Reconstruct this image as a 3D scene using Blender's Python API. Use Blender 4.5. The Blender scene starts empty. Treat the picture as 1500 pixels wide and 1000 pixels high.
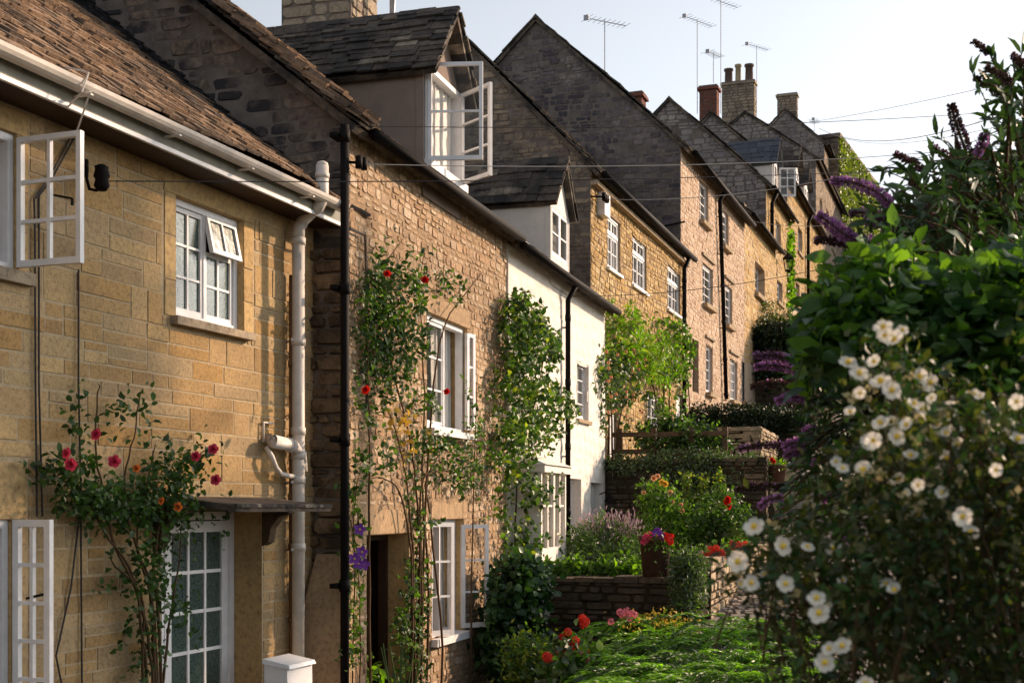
import bpy, math, random
import numpy as np
from mathutils import Vector
random.seed(7); rng = np.random.default_rng(11)
S = bpy.context.scene
C = S.collection
R = math.radians
# ---------------------------------------------------------------- camera, sky, sun
FPX, CX, HZ = 1900.0, 750.0, 742.0
cam = bpy.data.objects.new('camera', bpy.data.cameras.new('camera')); C.objects.link(cam)
cam.location = (0, 0, 0); cam.rotation_euler = (R(90), 0, 0)
cam.data.sensor_width = 36; cam.data.lens = 36 * FPX / 1500
cam.data.shift_y = (HZ - 500) / 1500
cam.data.clip_start = 0.05; cam.data.clip_end = 3000
cam.data.dof.use_dof = True; cam.data.dof.focus_distance = 12.5; cam.data.dof.aperture_fstop = 6.0
S.camera = cam
S.render.resolution_x, S.render.resolution_y = 1024, 682
SUN_AZ = Vector((0.872, 0.49)).normalized()      # towards the sun, in plan
SUN_EL = 22.0
W_ = bpy.data.worlds.new('World'); S.world = W_; W_.use_nodes = True
nt = W_.node_tree; bg = nt.nodes['Background']
sky = nt.nodes.new('ShaderNodeTexSky'); sky.sky_type = 'NISHITA'; sky.sun_disc = False
sky.sun_elevation = R(SUN_EL); sky.sun_rotation = math.atan2(SUN_AZ.x, SUN_AZ.y)
sky.dust_density = 1.5; sky.ozone_density = 1.0; sky.air_density = 1.0
hsv = nt.nodes.new('ShaderNodeHueSaturation'); hsv.inputs['Saturation'].default_value = 0.33
nt.links.new(sky.outputs[0], hsv.inputs['Color']); nt.links.new(hsv.outputs[0], bg.inputs['Color'])
bg.inputs['Strength'].default_value = 0.125
sl = bpy.data.lights.new('sun', 'SUN'); sl.energy = 3.9; sl.angle = R(1.2); sl.color = (1.0, 0.72, 0.49)
so = bpy.data.objects.new('sun', sl); C.objects.link(so)
sd = Vector((SUN_AZ.x * math.cos(R(SUN_EL)), SUN_AZ.y * math.cos(R(SUN_EL)), math.sin(R(SUN_EL))))
so.rotation_euler = (-sd).to_track_quat('-Z', 'Y').to_euler(); so.location = sd * 30
S.view_settings.view_transform = 'Standard'; S.view_settings.look = 'None'
S.view_settings.exposure = 0.72; S.view_settings.gamma = 1.0

# ---------------------------------------------------------------- helpers
def ray(px, py, Y):
    return Vector(((px - CX) / FPX * Y, Y, (HZ - py) / FPX * Y))

class MB:
    def __init__(s): s.v = []; s.f = []; s.m = []
    def add(s, vs, fs, mi=0):
        b = len(s.v); s.v.extend([tuple(p) for p in vs])
        for f in fs: s.f.append(tuple(b + i for i in f)); s.m.append(mi)
    def box(s, x0, x1, y0, y1, z0, z1, mi=0, j=0.0):
        if x1 < x0: x0, x1 = x1, x0
        if y1 < y0: y0, y1 = y1, y0
        if z1 < z0: z0, z1 = z1, z0
        vs = [(x, y, z) for z in (z0, z1) for y in (y0, y1) for x in (x0, x1)]
        if j: vs = [(a + random.uniform(-j, j), b + random.uniform(-j, j), c + random.uniform(-j, j)) for a, b, c in vs]
        s.add(vs, [(0, 2, 3, 1), (4, 5, 7, 6), (0, 1, 5, 4), (2, 6, 7, 3), (0, 4, 6, 2), (1, 3, 7, 5)], mi)
    def hexa(s, b4, t4, mi=0):          # two quads, same winding
        s.add(list(b4) + list(t4), [(3, 2, 1, 0), (4, 5, 6, 7), (0, 1, 5, 4), (1, 2, 6, 5), (2, 3, 7, 6), (3, 0, 4, 7)], mi)
    def beam(s, a, b, w, h, up=Vector((0, 0, 1)), mi=0):   # rectangular bar from a to b
        a = Vector(a); b = Vector(b); d = (b - a).normalized()
        sx = d.cross(up)
        if sx.length < 1e-4: sx = d.cross(Vector((1, 0, 0)))
        sx = sx.normalized() * w / 2; sz = sx.cross(d).normalized() * h / 2
        s.hexa([a - sx - sz, a + sx - sz, a + sx + sz, a - sx + sz], [b - sx - sz, b + sx - sz, b + sx + sz, b - sx + sz], mi)
    def tube(s, pts, r, n=8, mi=0, cap=True):
        pts = [Vector(p) for p in pts]; rings = []; base = len(s.v)
        prev = None
        for i, p in enumerate(pts):
            d = (pts[min(i + 1, len(pts) - 1)] - pts[max(i - 1, 0)])
            if d.length < 1e-9: d = Vector((0, 0, 1))
            d.normalize()
            if prev is None:
                a = d.cross(Vector((0.13, 0.2, 1))); a = a if a.length > 1e-3 else d.cross(Vector((1, 0, 0)))
            else: a = prev - d * prev.dot(d)
            a.normalize(); prev = a; b = d.cross(a)
            rr = r[i] if isinstance(r, (list, tuple)) else r
            for k in range(n):
                t = 2 * math.pi * k / n
                s.v.append(tuple(p + a * (math.cos(t) * rr) + b * (math.sin(t) * rr)))
        for i in range(len(pts) - 1):
            for k in range(n):
                k2 = (k + 1) % n
                s.f.append((base + i * n + k, base + i * n + k2, base + (i + 1) * n + k2, base + (i + 1) * n + k)); s.m.append(mi)
        if cap:
            s.f.append(tuple(base + k for k in range(n - 1, -1, -1))); s.m.append(mi)
            e = base + (len(pts) - 1) * n
            s.f.append(tuple(e + k for k in range(n))); s.m.append(mi)
    def lathe(s, c, prof, n=20, mi=0):   # prof: (r, z)
        base = len(s.v)
        for r_, z in prof:
            for k in range(n):
                t = 2 * math.pi * k / n; s.v.append((c[0] + r_ * math.cos(t), c[1] + r_ * math.sin(t), c[2] + z))
        for i in range(len(prof) - 1):
            for k in range(n):
                k2 = (k + 1) % n
                s.f.append((base + i * n + k, base + i * n + k2, base + (i + 1) * n + k2, base + (i + 1) * n + k)); s.m.append(mi)
        s.f.append(tuple(base + k for k in range(n - 1, -1, -1))); s.m.append(mi)
        e = base + (len(prof) - 1) * n; s.f.append(tuple(e + k for k in range(n))); s.m.append(mi)
    def ball(s, c, r, n=8, m=5, mi=0, sq=(1, 1, 1)):
        c = Vector(c); base = len(s.v)
        for i in range(1, m):
            ph = math.pi * i / m
            for k in range(n):
                t = 2 * math.pi * k / n
                s.v.append((c.x + r * sq[0] * math.sin(ph) * math.cos(t), c.y + r * sq[1] * math.sin(ph) * math.sin(t), c.z + r * sq[2] * math.cos(ph)))
        s.v.append((c.x, c.y, c.z + r * sq[2])); s.v.append((c.x, c.y, c.z - r * sq[2])); T = base + (m - 1) * n; B = T + 1
        for k in range(n):
            k2 = (k + 1) % n
            s.f.append((T, base + k, base + k2)); s.m.append(mi)
            e = base + (m - 2) * n; s.f.append((e + k2, e + k, B)); s.m.append(mi)
            for i in range(m - 2):
                s.f.append((base + i * n + k, base + (i + 1) * n + k, base + (i + 1) * n + k2, base + i * n + k2)); s.m.append(mi)
    def build(s, name, mats, parent=None, smooth=False, dz=0.0):
        me = bpy.data.meshes.new(name); me.from_pydata(s.v, [], s.f)
        if not isinstance(mats, (list, tuple)): mats = [mats]
        for m in mats: me.materials.append(m)
        if len(mats) > 1: me.polygons.foreach_set('material_index', s.m)
        if smooth: me.polygons.foreach_set('use_smooth', [True] * len(me.polygons))
        me.update()
        o = bpy.data.objects.new(name, me); C.objects.link(o)
        if parent is not None: o.parent = parent
        if dz: o.location.z = dz
        return o

def tag(o, label=None, cat=None, group=None, kind=None):
    if label: o['label'] = label
    if cat: o['category'] = cat
    if group: o['group'] = group
    if kind: o['kind'] = kind
    return o
def empty(name, loc, rz=0, **k):
    o = bpy.data.objects.new(name, None); C.objects.link(o); o.location = loc; o.rotation_euler = (0, 0, rz)
    o.empty_display_size = 0.2
    return tag(o, **k)
def recenter(o, loc):       # put the origin of a one-mesh thing at its base
    loc = Vector(loc); me = o.data
    n = len(me.vertices); a = np.empty(n * 3); me.vertices.foreach_get('co', a)
    a = a.reshape(-1, 3) - np.array(loc); me.vertices.foreach_set('co', a.ravel()); me.update(); o.location = loc
    return o

# ---------------------------------------------------------------- materials
def newmat(name):
    m = bpy.data.materials.new(name); m.use_nodes = True
    return m, m.node_tree, m.node_tree.nodes['Principled BSDF']
def ramp(nt, stops, interp='LINEAR'):
    r = nt.nodes.new('ShaderNodeValToRGB'); cr = r.color_ramp; cr.interpolation = interp
    while len(cr.elements) < len(stops): cr.elements.new(0.5)
    for e, (p, c) in zip(cr.elements, stops): e.position = p; e.color = (*c, 1)
    return r
def noise(nt, scale, detail=4, rough=0.6, coord='Object', vec=None, stretch=None):
    n = nt.nodes.new('ShaderNodeTexNoise'); n.inputs['Scale'].default_value = scale
    n.inputs['Detail'].default_value = detail; n.inputs['Roughness'].default_value = rough
    tc = nt.nodes.new('ShaderNodeTexCoord')
    if stretch:
        mp = nt.nodes.new('ShaderNodeMapping'); mp.inputs['Scale'].default_value = stretch
        nt.links.new(tc.outputs[coord], mp.inputs[0]); nt.links.new(mp.outputs[0], n.inputs['Vector'])
    else: nt.links.new(tc.outputs[coord], n.inputs['Vector'])
    return n
def mix(nt, a, b, fac, mode='MIX'):
    m = nt.nodes.new('ShaderNodeMix'); m.data_type = 'RGBA'; m.blend_type = mode
    for sock, v in ((m.inputs[6], a), (m.inputs[7], b), (m.inputs[0], fac)):
        if hasattr(v, 'is_output'): nt.links.new(v, sock)
        elif isinstance(v, tuple): sock.default_value = (*v, 1)
        else: sock.default_value = v
    return m.outputs[2]
def bump(nt, b, h, strength, dist):
    bp = nt.nodes.new('ShaderNodeBump'); bp.inputs['Strength'].default_value = strength; bp.inputs['Distance'].default_value = dist
    nt.links.new(h, bp.inputs['Height']); nt.links.new(bp.outputs[0], b.inputs['Normal']); return bp
def stone_mat(name, cols, dirt=(0.05, 0.045, 0.04), dirt_lo=0.55, dirt_hi=0.75, dscale=0.8, grain=18, bs=0.6, bd=0.012, dmax=0.85):
    m, nt, b = newmat(name); b.inputs['Roughness'].default_value = 0.93; b.inputs['Specular IOR Level'].default_value = 0.2
    g = nt.nodes.new('ShaderNodeNewGeometry')
    r = ramp(nt, [(i / (len(cols) - 1), c) for i, c in enumerate(cols)]); nt.links.new(g.outputs['Random Per Island'], r.inputs[0])
    n1 = noise(nt, grain, 6, 0.7); r1 = ramp(nt, [(0.3, (0.55, 0.52, 0.5)), (0.5, (1, 1, 1)), (0.72, (1.25, 1.2, 1.1))])
    nt.links.new(n1.outputs[0], r1.inputs[0])
    c = mix(nt, r.outputs[0], r1.outputs[0], 1.0, 'MULTIPLY')
    n2 = noise(nt, dscale, 7, 0.68); r2 = ramp(nt, [(dirt_lo, (0, 0, 0)), (dirt_hi, (dmax, dmax, dmax))]); nt.links.new(n2.outputs[0], r2.inputs[0])
    c = mix(nt, c, dirt, r2.outputs[0]); nt.links.new(c, b.inputs['Base Color'])
    n3 = noise(nt, grain * 2.2, 5, 0.65); bump(nt, b, n3.outputs[0], bs, bd)
    return m
def plain(name, col, rough=0.6, spec=0.3, var=0.0, vs=8, bmp=0.0, metal=0):
    m, nt, b = newmat(name); b.inputs['Roughness'].default_value = rough; b.inputs['Specular IOR Level'].default_value = spec; b.inputs['Metallic'].default_value = metal
    if var:
        n = noise(nt, vs, 6, 0.7); r = ramp(nt, [(0.3, tuple(x * (1 - var) for x in col)), (0.7, tuple(min(1, x * (1 + var * 0.6)) for x in col))])
        nt.links.new(n.outputs[0], r.inputs[0]); nt.links.new(r.outputs[0], b.inputs['Base Color'])
        if bmp: bump(nt, b, n.outputs[0], bmp, 0.02)
    else: b.inputs['Base Color'].default_value = (*col, 1)
    return m
def leaf_mat(name, c0, c1, trans=0.35, rough=0.45, tc=None):
    m, nt, b = newmat(name); b.inputs['Roughness'].default_value = rough; b.inputs['Specular IOR Level'].default_value = 0.35
    g = nt.nodes.new('ShaderNodeNewGeometry'); r = ramp(nt, [(0, c0), (0.75, c1), (1, tuple(min(1, x * 1.35) for x in c1))])
    nt.links.new(g.outputs['Random Per Island'], r.inputs[0])
    n = noise(nt, 2.5, 3); r2 = ramp(nt, [(0.35, (0.6, 0.62, 0.6)), (0.65, (1.2, 1.2, 1.05))]); nt.links.new(n.outputs[0], r2.inputs[0])
    c = mix(nt, r.outputs[0], r2.outputs[0], 1.0, 'MULTIPLY')
    nt.links.new(c, b.inputs['Base Color'])
    t = nt.nodes.new('ShaderNodeBsdfTranslucent')
    tc = tc or (1.5, 1.9, 0.5)
    c2 = mix(nt, c, tc, 1.0, 'MULTIPLY'); nt.links.new(c2, t.inputs['Color'])
    ms = nt.nodes.new('ShaderNodeMixShader'); ms.inputs[0].default_value = trans
    nt.links.new(b.outputs[0], ms.inputs[1]); nt.links.new(t.outputs[0], ms.inputs[2])
    nt.links.new(ms.outputs[0], nt.nodes['Material Output'].inputs['Surface'])
    return m
def glass_mat(name, tint=(0.03, 0.04, 0.04), transp=0.5, bmp=0.25, bscale=6):
    m, nt, b = newmat(name); b.inputs['Base Color'].default_value = (*tint, 1); b.inputs['Roughness'].default_value = 0.04
    b.inputs['Specular IOR Level'].default_value = 0.9
    n = noise(nt, bscale, 2); bump(nt, b, n.outputs[0], bmp, 0.02)
    t = nt.nodes.new('ShaderNodeBsdfTransparent'); ms = nt.nodes.new('ShaderNodeMixShader'); ms.inputs[0].default_value = transp
    nt.links.new(b.outputs[0], ms.inputs[1]); nt.links.new(t.outputs[0], ms.inputs[2]); nt.links.new(ms.outputs[0], nt.nodes['Material Output'].inputs['Surface'])
    return m
M = {}
M['ashlar'] = stone_mat('ochre_ashlar', [(0.33, 0.205, 0.09), (0.44, 0.295, 0.14), (0.38, 0.23, 0.09), (0.47, 0.335, 0.185), (0.33, 0.235, 0.13), (0.49, 0.34, 0.165), (0.38, 0.28, 0.16)], dirt=(0.17, 0.13, 0.08), dirt_lo=0.46, dirt_hi=0.8, dscale=1.3, grain=34, bs=0.9, bd=0.008, dmax=0.65)
M['ashlar_mortar'] = plain('ashlar_mortar', (0.43, 0.335, 0.215), 0.95, 0.1, 0.25, 20, 0.4)
M['dressed'] = stone_mat('dressed_stone', [(0.42, 0.28, 0.13), (0.5, 0.35, 0.17), (0.46, 0.31, 0.15)], dirt=(0.14, 0.11, 0.08), dirt_lo=0.52, dirt_hi=0.8, dscale=2.2, grain=22, bs=0.4, bd=0.008, dmax=0.6)
M['dressed_tan'] = stone_mat('tan_lintel_stone', [(0.36, 0.25, 0.15), (0.42, 0.29, 0.175)], dirt=(0.15, 0.11, 0.08), dirt_lo=0.5, dirt_hi=0.8, dscale=2.5, grain=24, bs=0.5, bd=0.008, dmax=0.6)
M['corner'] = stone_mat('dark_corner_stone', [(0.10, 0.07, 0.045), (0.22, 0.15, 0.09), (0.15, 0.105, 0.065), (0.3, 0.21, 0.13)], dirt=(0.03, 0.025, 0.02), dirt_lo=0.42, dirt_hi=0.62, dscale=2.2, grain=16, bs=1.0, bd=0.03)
M['rubble'] = stone_mat('rough_rubble', [(0.34, 0.215, 0.13), (0.54, 0.37, 0.235), (0.42, 0.27, 0.165), (0.61, 0.455, 0.32), (0.36, 0.25, 0.165), (0.65, 0.51, 0.38), (0.47, 0.315, 0.195)], dirt=(0.16, 0.11, 0.075), dirt_lo=0.48, dirt_hi=0.78, dscale=1.1, grain=24, bs=1.0, bd=0.02, dmax=0.7)
M['rubble_mortar'] = plain('rubble_mortar', (0.32, 0.225, 0.14), 0.97, 0.1, 0.4, 14, 0.6)
M['gold'] = stone_mat('golden_rubble', [(0.36, 0.22, 0.08), (0.52, 0.36, 0.16), (0.42, 0.27, 0.1), (0.58, 0.44, 0.24), (0.3, 0.2, 0.1)], dirt=(0.14, 0.1, 0.06), dirt_lo=0.56, dirt_hi=0.8, grain=14, bs=0.8, bd=0.02, dmax=0.6)
M['pink'] = stone_mat('pinkish_rubble', [(0.42, 0.28, 0.18), (0.58, 0.44, 0.33), (0.5, 0.36, 0.25), (0.64, 0.5, 0.4), (0.38, 0.26, 0.18)], dirt=(0.2, 0.14, 0.1), dirt_lo=0.58, dirt_hi=0.8, grain=12, bs=0.8, bd=0.02, dmax=0.5)
M['pale_mortar'] = plain('pale_mortar', (0.50, 0.375, 0.27), 0.97, 0.1, 0.3, 10, 0.5)
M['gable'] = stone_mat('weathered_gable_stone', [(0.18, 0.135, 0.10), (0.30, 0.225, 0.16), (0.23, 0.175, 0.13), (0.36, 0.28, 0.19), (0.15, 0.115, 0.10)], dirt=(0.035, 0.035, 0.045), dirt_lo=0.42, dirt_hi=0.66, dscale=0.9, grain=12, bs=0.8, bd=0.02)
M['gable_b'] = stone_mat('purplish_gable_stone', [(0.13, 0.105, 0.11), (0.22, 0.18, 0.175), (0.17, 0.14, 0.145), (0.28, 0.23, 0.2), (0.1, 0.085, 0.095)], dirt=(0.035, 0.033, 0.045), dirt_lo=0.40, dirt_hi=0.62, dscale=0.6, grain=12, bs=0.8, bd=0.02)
M['gable_hazed'] = stone_mat('hazed_gable_stone', [(0.24, 0.21, 0.2), (0.34, 0.3, 0.27), (0.28, 0.24, 0.24), (0.4, 0.34, 0.29)], dirt=(0.12, 0.115, 0.13), dirt_lo=0.42, dirt_hi=0.7, dscale=0.5, grain=12, bs=0.8, bd=0.02)  # far gables: stone paled and greyed, haze put into its colour
M['gable_mortar'] = plain('gable_mortar', (0.17, 0.14, 0.12), 0.97, 0.1, 0.5, 3, 0.5)
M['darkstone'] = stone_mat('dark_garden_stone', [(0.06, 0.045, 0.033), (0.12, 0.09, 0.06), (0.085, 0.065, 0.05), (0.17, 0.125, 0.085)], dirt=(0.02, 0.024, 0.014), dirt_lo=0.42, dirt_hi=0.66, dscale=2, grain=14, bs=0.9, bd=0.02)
M['slate'] = stone_mat('stone_slates', [(0.17, 0.115, 0.08), (0.28, 0.185, 0.12), (0.21, 0.145, 0.1), (0.34, 0.235, 0.16), (0.13, 0.10, 0.08)], dirt=(0.03, 0.03, 0.032), dirt_lo=0.5, dirt_hi=0.66, dscale=1.1, grain=16, bs=0.9, bd=0.015)
M['mossy'] = stone_mat('mossy_slates', [(0.07, 0.06, 0.055), (0.13, 0.10, 0.08), (0.05, 0.045, 0.045), (0.17, 0.13, 0.10), (0.08, 0.07, 0.06), (0.32, 0.27, 0.21)], dirt=(0.02, 0.022, 0.022), dirt_lo=0.42, dirt_hi=0.62, dscale=2.5, grain=18, bs=0.9, bd=0.015)
M['blue_slate'] = stone_mat('blue_slates', [(0.06, 0.068, 0.085), (0.10, 0.11, 0.13), (0.08, 0.088, 0.105)], dirt_lo=0.7, dirt_hi=0.9)
M['brick'] = stone_mat('red_brick', [(0.14, 0.055, 0.04), (0.20, 0.075, 0.055), (0.11, 0.05, 0.04)], dirt_lo=0.6, dirt_hi=0.85)
M['chimney'] = stone_mat('chimney_stone', [(0.22, 0.17, 0.13), (0.36, 0.29, 0.21), (0.28, 0.22, 0.17)], dirt_lo=0.5, dirt_hi=0.75)
M['cobble'] = stone_mat('path_cobbles', [(0.2, 0.17, 0.15), (0.34, 0.29, 0.25), (0.26, 0.22, 0.19), (0.4, 0.35, 0.31)], dirt=(0.08, 0.08, 0.06), dirt_lo=0.5, dirt_hi=0.75, dscale=1.5, grain=16)
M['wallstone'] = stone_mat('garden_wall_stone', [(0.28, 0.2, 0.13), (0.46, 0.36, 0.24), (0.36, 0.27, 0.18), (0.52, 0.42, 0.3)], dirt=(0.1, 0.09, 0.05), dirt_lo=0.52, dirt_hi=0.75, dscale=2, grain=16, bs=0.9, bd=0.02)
M['limewash'] = plain('white_limewash', (0.78, 0.72, 0.66), 0.9, 0.15, 0.10, 5, 0.35)
M['render'] = plain('grey_brown_render', (0.26, 0.20, 0.165), 0.95, 0.1, 0.22, 2.0, 0.2)
M['white'] = plain('white_paint', (0.77, 0.76, 0.77), 0.5, 0.4, 0.12, 7)
M['pvc'] = plain('cream_pipe_paint', (0.60, 0.545, 0.49), 0.5, 0.35, 0.22, 5)
M['black'] = plain('black_iron', (0.007, 0.005, 0.005), 0.7, 0.12, 0.3, 10)
M['rust'] = plain('rusty_pipe', (0.16, 0.08, 0.035), 0.8, 0.2, 0.5, 18)
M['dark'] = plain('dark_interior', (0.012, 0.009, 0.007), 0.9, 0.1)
M['room'] = plain('pale_room', (0.42, 0.38, 0.34), 0.9, 0.1)
M['cable'] = plain('cable', (0.03, 0.025, 0.025), 0.6, 0.3)
M['cable_pale'] = plain('pale_cable', (0.35, 0.33, 0.32), 0.6, 0.3)
M['terracotta'] = plain('terracotta', (0.115, 0.062, 0.042), 0.85, 0.2, 0.3, 10, 0.3)
M['darkpot'] = plain('sooty_pot', (0.15, 0.10, 0.08), 0.9, 0.1, 0.4, 10, 0.3)
M['buffpot'] = plain('buff_pot', (0.42, 0.33, 0.2), 0.85, 0.2, 0.3, 10, 0.2)
M['wood'] = plain('weathered_wood', (0.10, 0.065, 0.04), 0.85, 0.2, 0.4, 16, 0.4)
M['fasciashade'] = plain('fascia_gutter_shadow', (0.27, 0.26, 0.22), 0.7, 0.2, 0.25, 6)  # gutter's shadow painted into the grey of the upper fascia board
M['doorwood'] = plain('dark_door_wood', (0.045, 0.02, 0.012), 0.6, 0.3, 0.3, 12, 0.2)
M['alu'] = plain('aerial_metal', (0.34, 0.34, 0.35), 0.5, 0.4, metal=0.4)
M['glass'] = glass_mat('window_glass', transp=0.42)
M['glass_mottled'] = glass_mat('textured_glass', tint=(0.03, 0.065, 0.06), transp=0.05, bmp=0.12, bscale=12)
_t = M['glass_mottled'].node_tree; _n = noise(_t, 60, 3, 0.7); _r = ramp(_t, [(0.35, (0.03, 0.06, 0.06)), (0.55, (0.055, 0.09, 0.08)), (0.75, (0.10, 0.13, 0.105))]); _t.links.new(_n.outputs[0], _r.inputs[0]); _t.links.new(_r.outputs[0], _t.nodes['Principled BSDF'].inputs['Base Color']); _t.nodes['Principled BSDF'].inputs['Roughness'].default_value = 0.2
M['clear'] = glass_mat('open_casement_glass', transp=0.86, bmp=0.05)
m, nt_, b_ = newmat('curtain'); b_.inputs['Base Color'].default_value = (0.85, 0.82, 0.78, 1); b_.inputs['Roughness'].default_value = 0.9
wv = nt_.nodes.new('ShaderNodeTexWave'); wv.inputs['Scale'].default_value = 5; wv.inputs['Distortion'].default_value = 1.5
tcn = nt_.nodes.new('ShaderNodeTexCoord'); nt_.links.new(tcn.outputs['Object'], wv.inputs['Vector']); bump(nt_, b_, wv.outputs[1], 0.8, 0.04)
M['curtain'] = m
# A wall's old grime for the near gable above house A
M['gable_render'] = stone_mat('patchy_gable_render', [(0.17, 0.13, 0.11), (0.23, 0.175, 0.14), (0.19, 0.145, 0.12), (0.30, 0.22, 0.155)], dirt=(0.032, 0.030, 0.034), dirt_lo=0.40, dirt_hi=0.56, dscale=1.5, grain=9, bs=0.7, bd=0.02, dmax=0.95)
# plants
M['leaf_rose'] = leaf_mat('rose_leaf', (0.02, 0.045, 0.012), (0.055, 0.11, 0.025), 0.3)
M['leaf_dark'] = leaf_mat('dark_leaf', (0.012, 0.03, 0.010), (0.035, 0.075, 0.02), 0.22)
M['leaf_ivy'] = leaf_mat('ivy_leaf', (0.012, 0.04, 0.014), (0.045, 0.10, 0.03), 0.2, 0.35)
M['leaf_bright'] = leaf_mat('bright_leaf', (0.06, 0.13, 0.012), (0.16, 0.27, 0.03), 0.45)
M['leaf_mid'] = leaf_mat('mid_leaf', (0.035, 0.075, 0.015), (0.10, 0.17, 0.04), 0.35)
M['leaf_grey'] = leaf_mat('grey_leaf', (0.05, 0.075, 0.05), (0.13, 0.17, 0.11), 0.25)
M['leaf_yellow'] = leaf_mat('yellowing_leaf', (0.11, 0.14, 0.02), (0.27, 0.28, 0.05), 0.4)
M['leaf_broad'] = leaf_mat('broad_leaf', (0.02, 0.065, 0.028), (0.09, 0.18, 0.035), 0.45, 0.35, (2.0, 2.1, 0.45))
M['leaf_olive'] = leaf_mat('olive_leaf', (0.022, 0.028, 0.010), (0.075, 0.075, 0.028), 0.35, 0.5)
M['leaf_bud'] = leaf_mat('buddleia_leaf', (0.02, 0.045, 0.022), (0.05, 0.09, 0.04), 0.22)
M['juniper'] = leaf_mat('juniper', (0.07, 0.16, 0.02), (0.20, 0.36, 0.04), 0.4)
M['hedge'] = leaf_mat('hedge_leaf', (0.007, 0.016, 0.008), (0.02, 0.042, 0.018), 0.15)
M['ivywall'] = leaf_mat('creeper_leaf', (0.14, 0.18, 0.035), (0.24, 0.27, 0.06), 0.25)
M['roofblack'] = stone_mat('black_slates', [(0.02, 0.022, 0.028), (0.045, 0.042, 0.045), (0.03, 0.03, 0.036)], dirt_lo=0.6, dirt_hi=0.8)
M['stem'] = plain('woody_stem', (0.09, 0.055, 0.03), 0.9, 0.1, 0.3, 20)
M['gstem'] = plain('green_stem', (0.06, 0.10, 0.03), 0.8, 0.2)
M['soil'] = plain('soil', (0.045, 0.032, 0.02), 1.0, 0.05, 0.4, 8, 0.7)
def petal(name, c, t=0.3):
    return leaf_mat(name, tuple(x * 0.8 for x in c), c, t, 0.6, (1.2, 1.1, 1.1))
M['p_pink'] = petal('pink_petal', (0.75, 0.07, 0.16)); M['p_red'] = petal('red_petal', (0.75, 0.02, 0.012)); M['p_scarlet'] = petal('scarlet_petal', (0.9, 0.06, 0.03))
M['p_lpink'] = petal('light_pink_petal', (0.85, 0.28, 0.38)); M['p_peach'] = petal('peach_petal', (0.9, 0.5, 0.3)); M['p_yellow'] = petal('yellow_petal', (0.85, 0.55, 0.08))
M['p_white'] = petal('white_petal', (0.80, 0.78, 0.75), 0.35); M['p_purple'] = petal('purple_petal', (0.22, 0.06, 0.45)); M['p_bud'] = petal('buddleia_floret', (0.50, 0.24, 0.58), 0.45)
M['p_spent'] = petal('spent_floret', (0.10, 0.055, 0.05)); M['p_lav'] = petal('lavender_floret', (0.4, 0.28, 0.36)); M['p_orange'] = petal('orange_petal', (0.8, 0.25, 0.06)); M['p_cream'] = petal('cream_bud', (0.42, 0.36, 0.2))
M['stamen'] = plain('yellow_stamen', (0.75, 0.5, 0.05), 0.8)

# ---------------------------------------------------------------- building kit
class House:
    """local axes: x along the facade (away from the camera), y into the house, z up (absolute heights, base removed)"""
    def __init__(s, P0, tn, base, name=None, label=None, cat='house', group=None):
        s.P0 = Vector((P0[0], P0[1])); s.t = Vector((tn, 1)).normalized(); s.n = Vector((s.t.y, -s.t.x)); s.base = base
        s.rz = math.atan2(s.t.y, s.t.x); s.root = None
        if name: s.root = empty(name, (P0[0], P0[1], base), s.rz, label=label, cat=cat, group=group)
    def uz(s, px, py, off=0.0):
        k = (px - CX) / FPX; Q = s.P0 + s.n * off
        u = (k * Q.y - Q.x) / (s.t.x - k * s.t.y); Y = Q.y + u * s.t.y
        return u, (HZ - py) / FPX * Y
    def gy(s, px, py, u0=0.0):           # on the cross wall at u0: (y inward, z)
        k = (px - CX) / FPX; Q = s.P0 + s.t * u0
        y = (Q.x - k * Q.y) / (s.n.x - k * s.n.y); Y = Q.y - s.n.y * y
        return y, (HZ - py) / FPX * Y
    def build(s, mb, name, mats, smooth=False, parent=None):
        if parent is None: return mb.build(name, mats, s.root, smooth, -s.base)
        return mb.build(name, mats, parent, smooth, 0)
    def world(s, u, off, z):
        p = s.P0 + s.t * u + s.n * off; return Vector((p.x, p.y, z))

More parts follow.
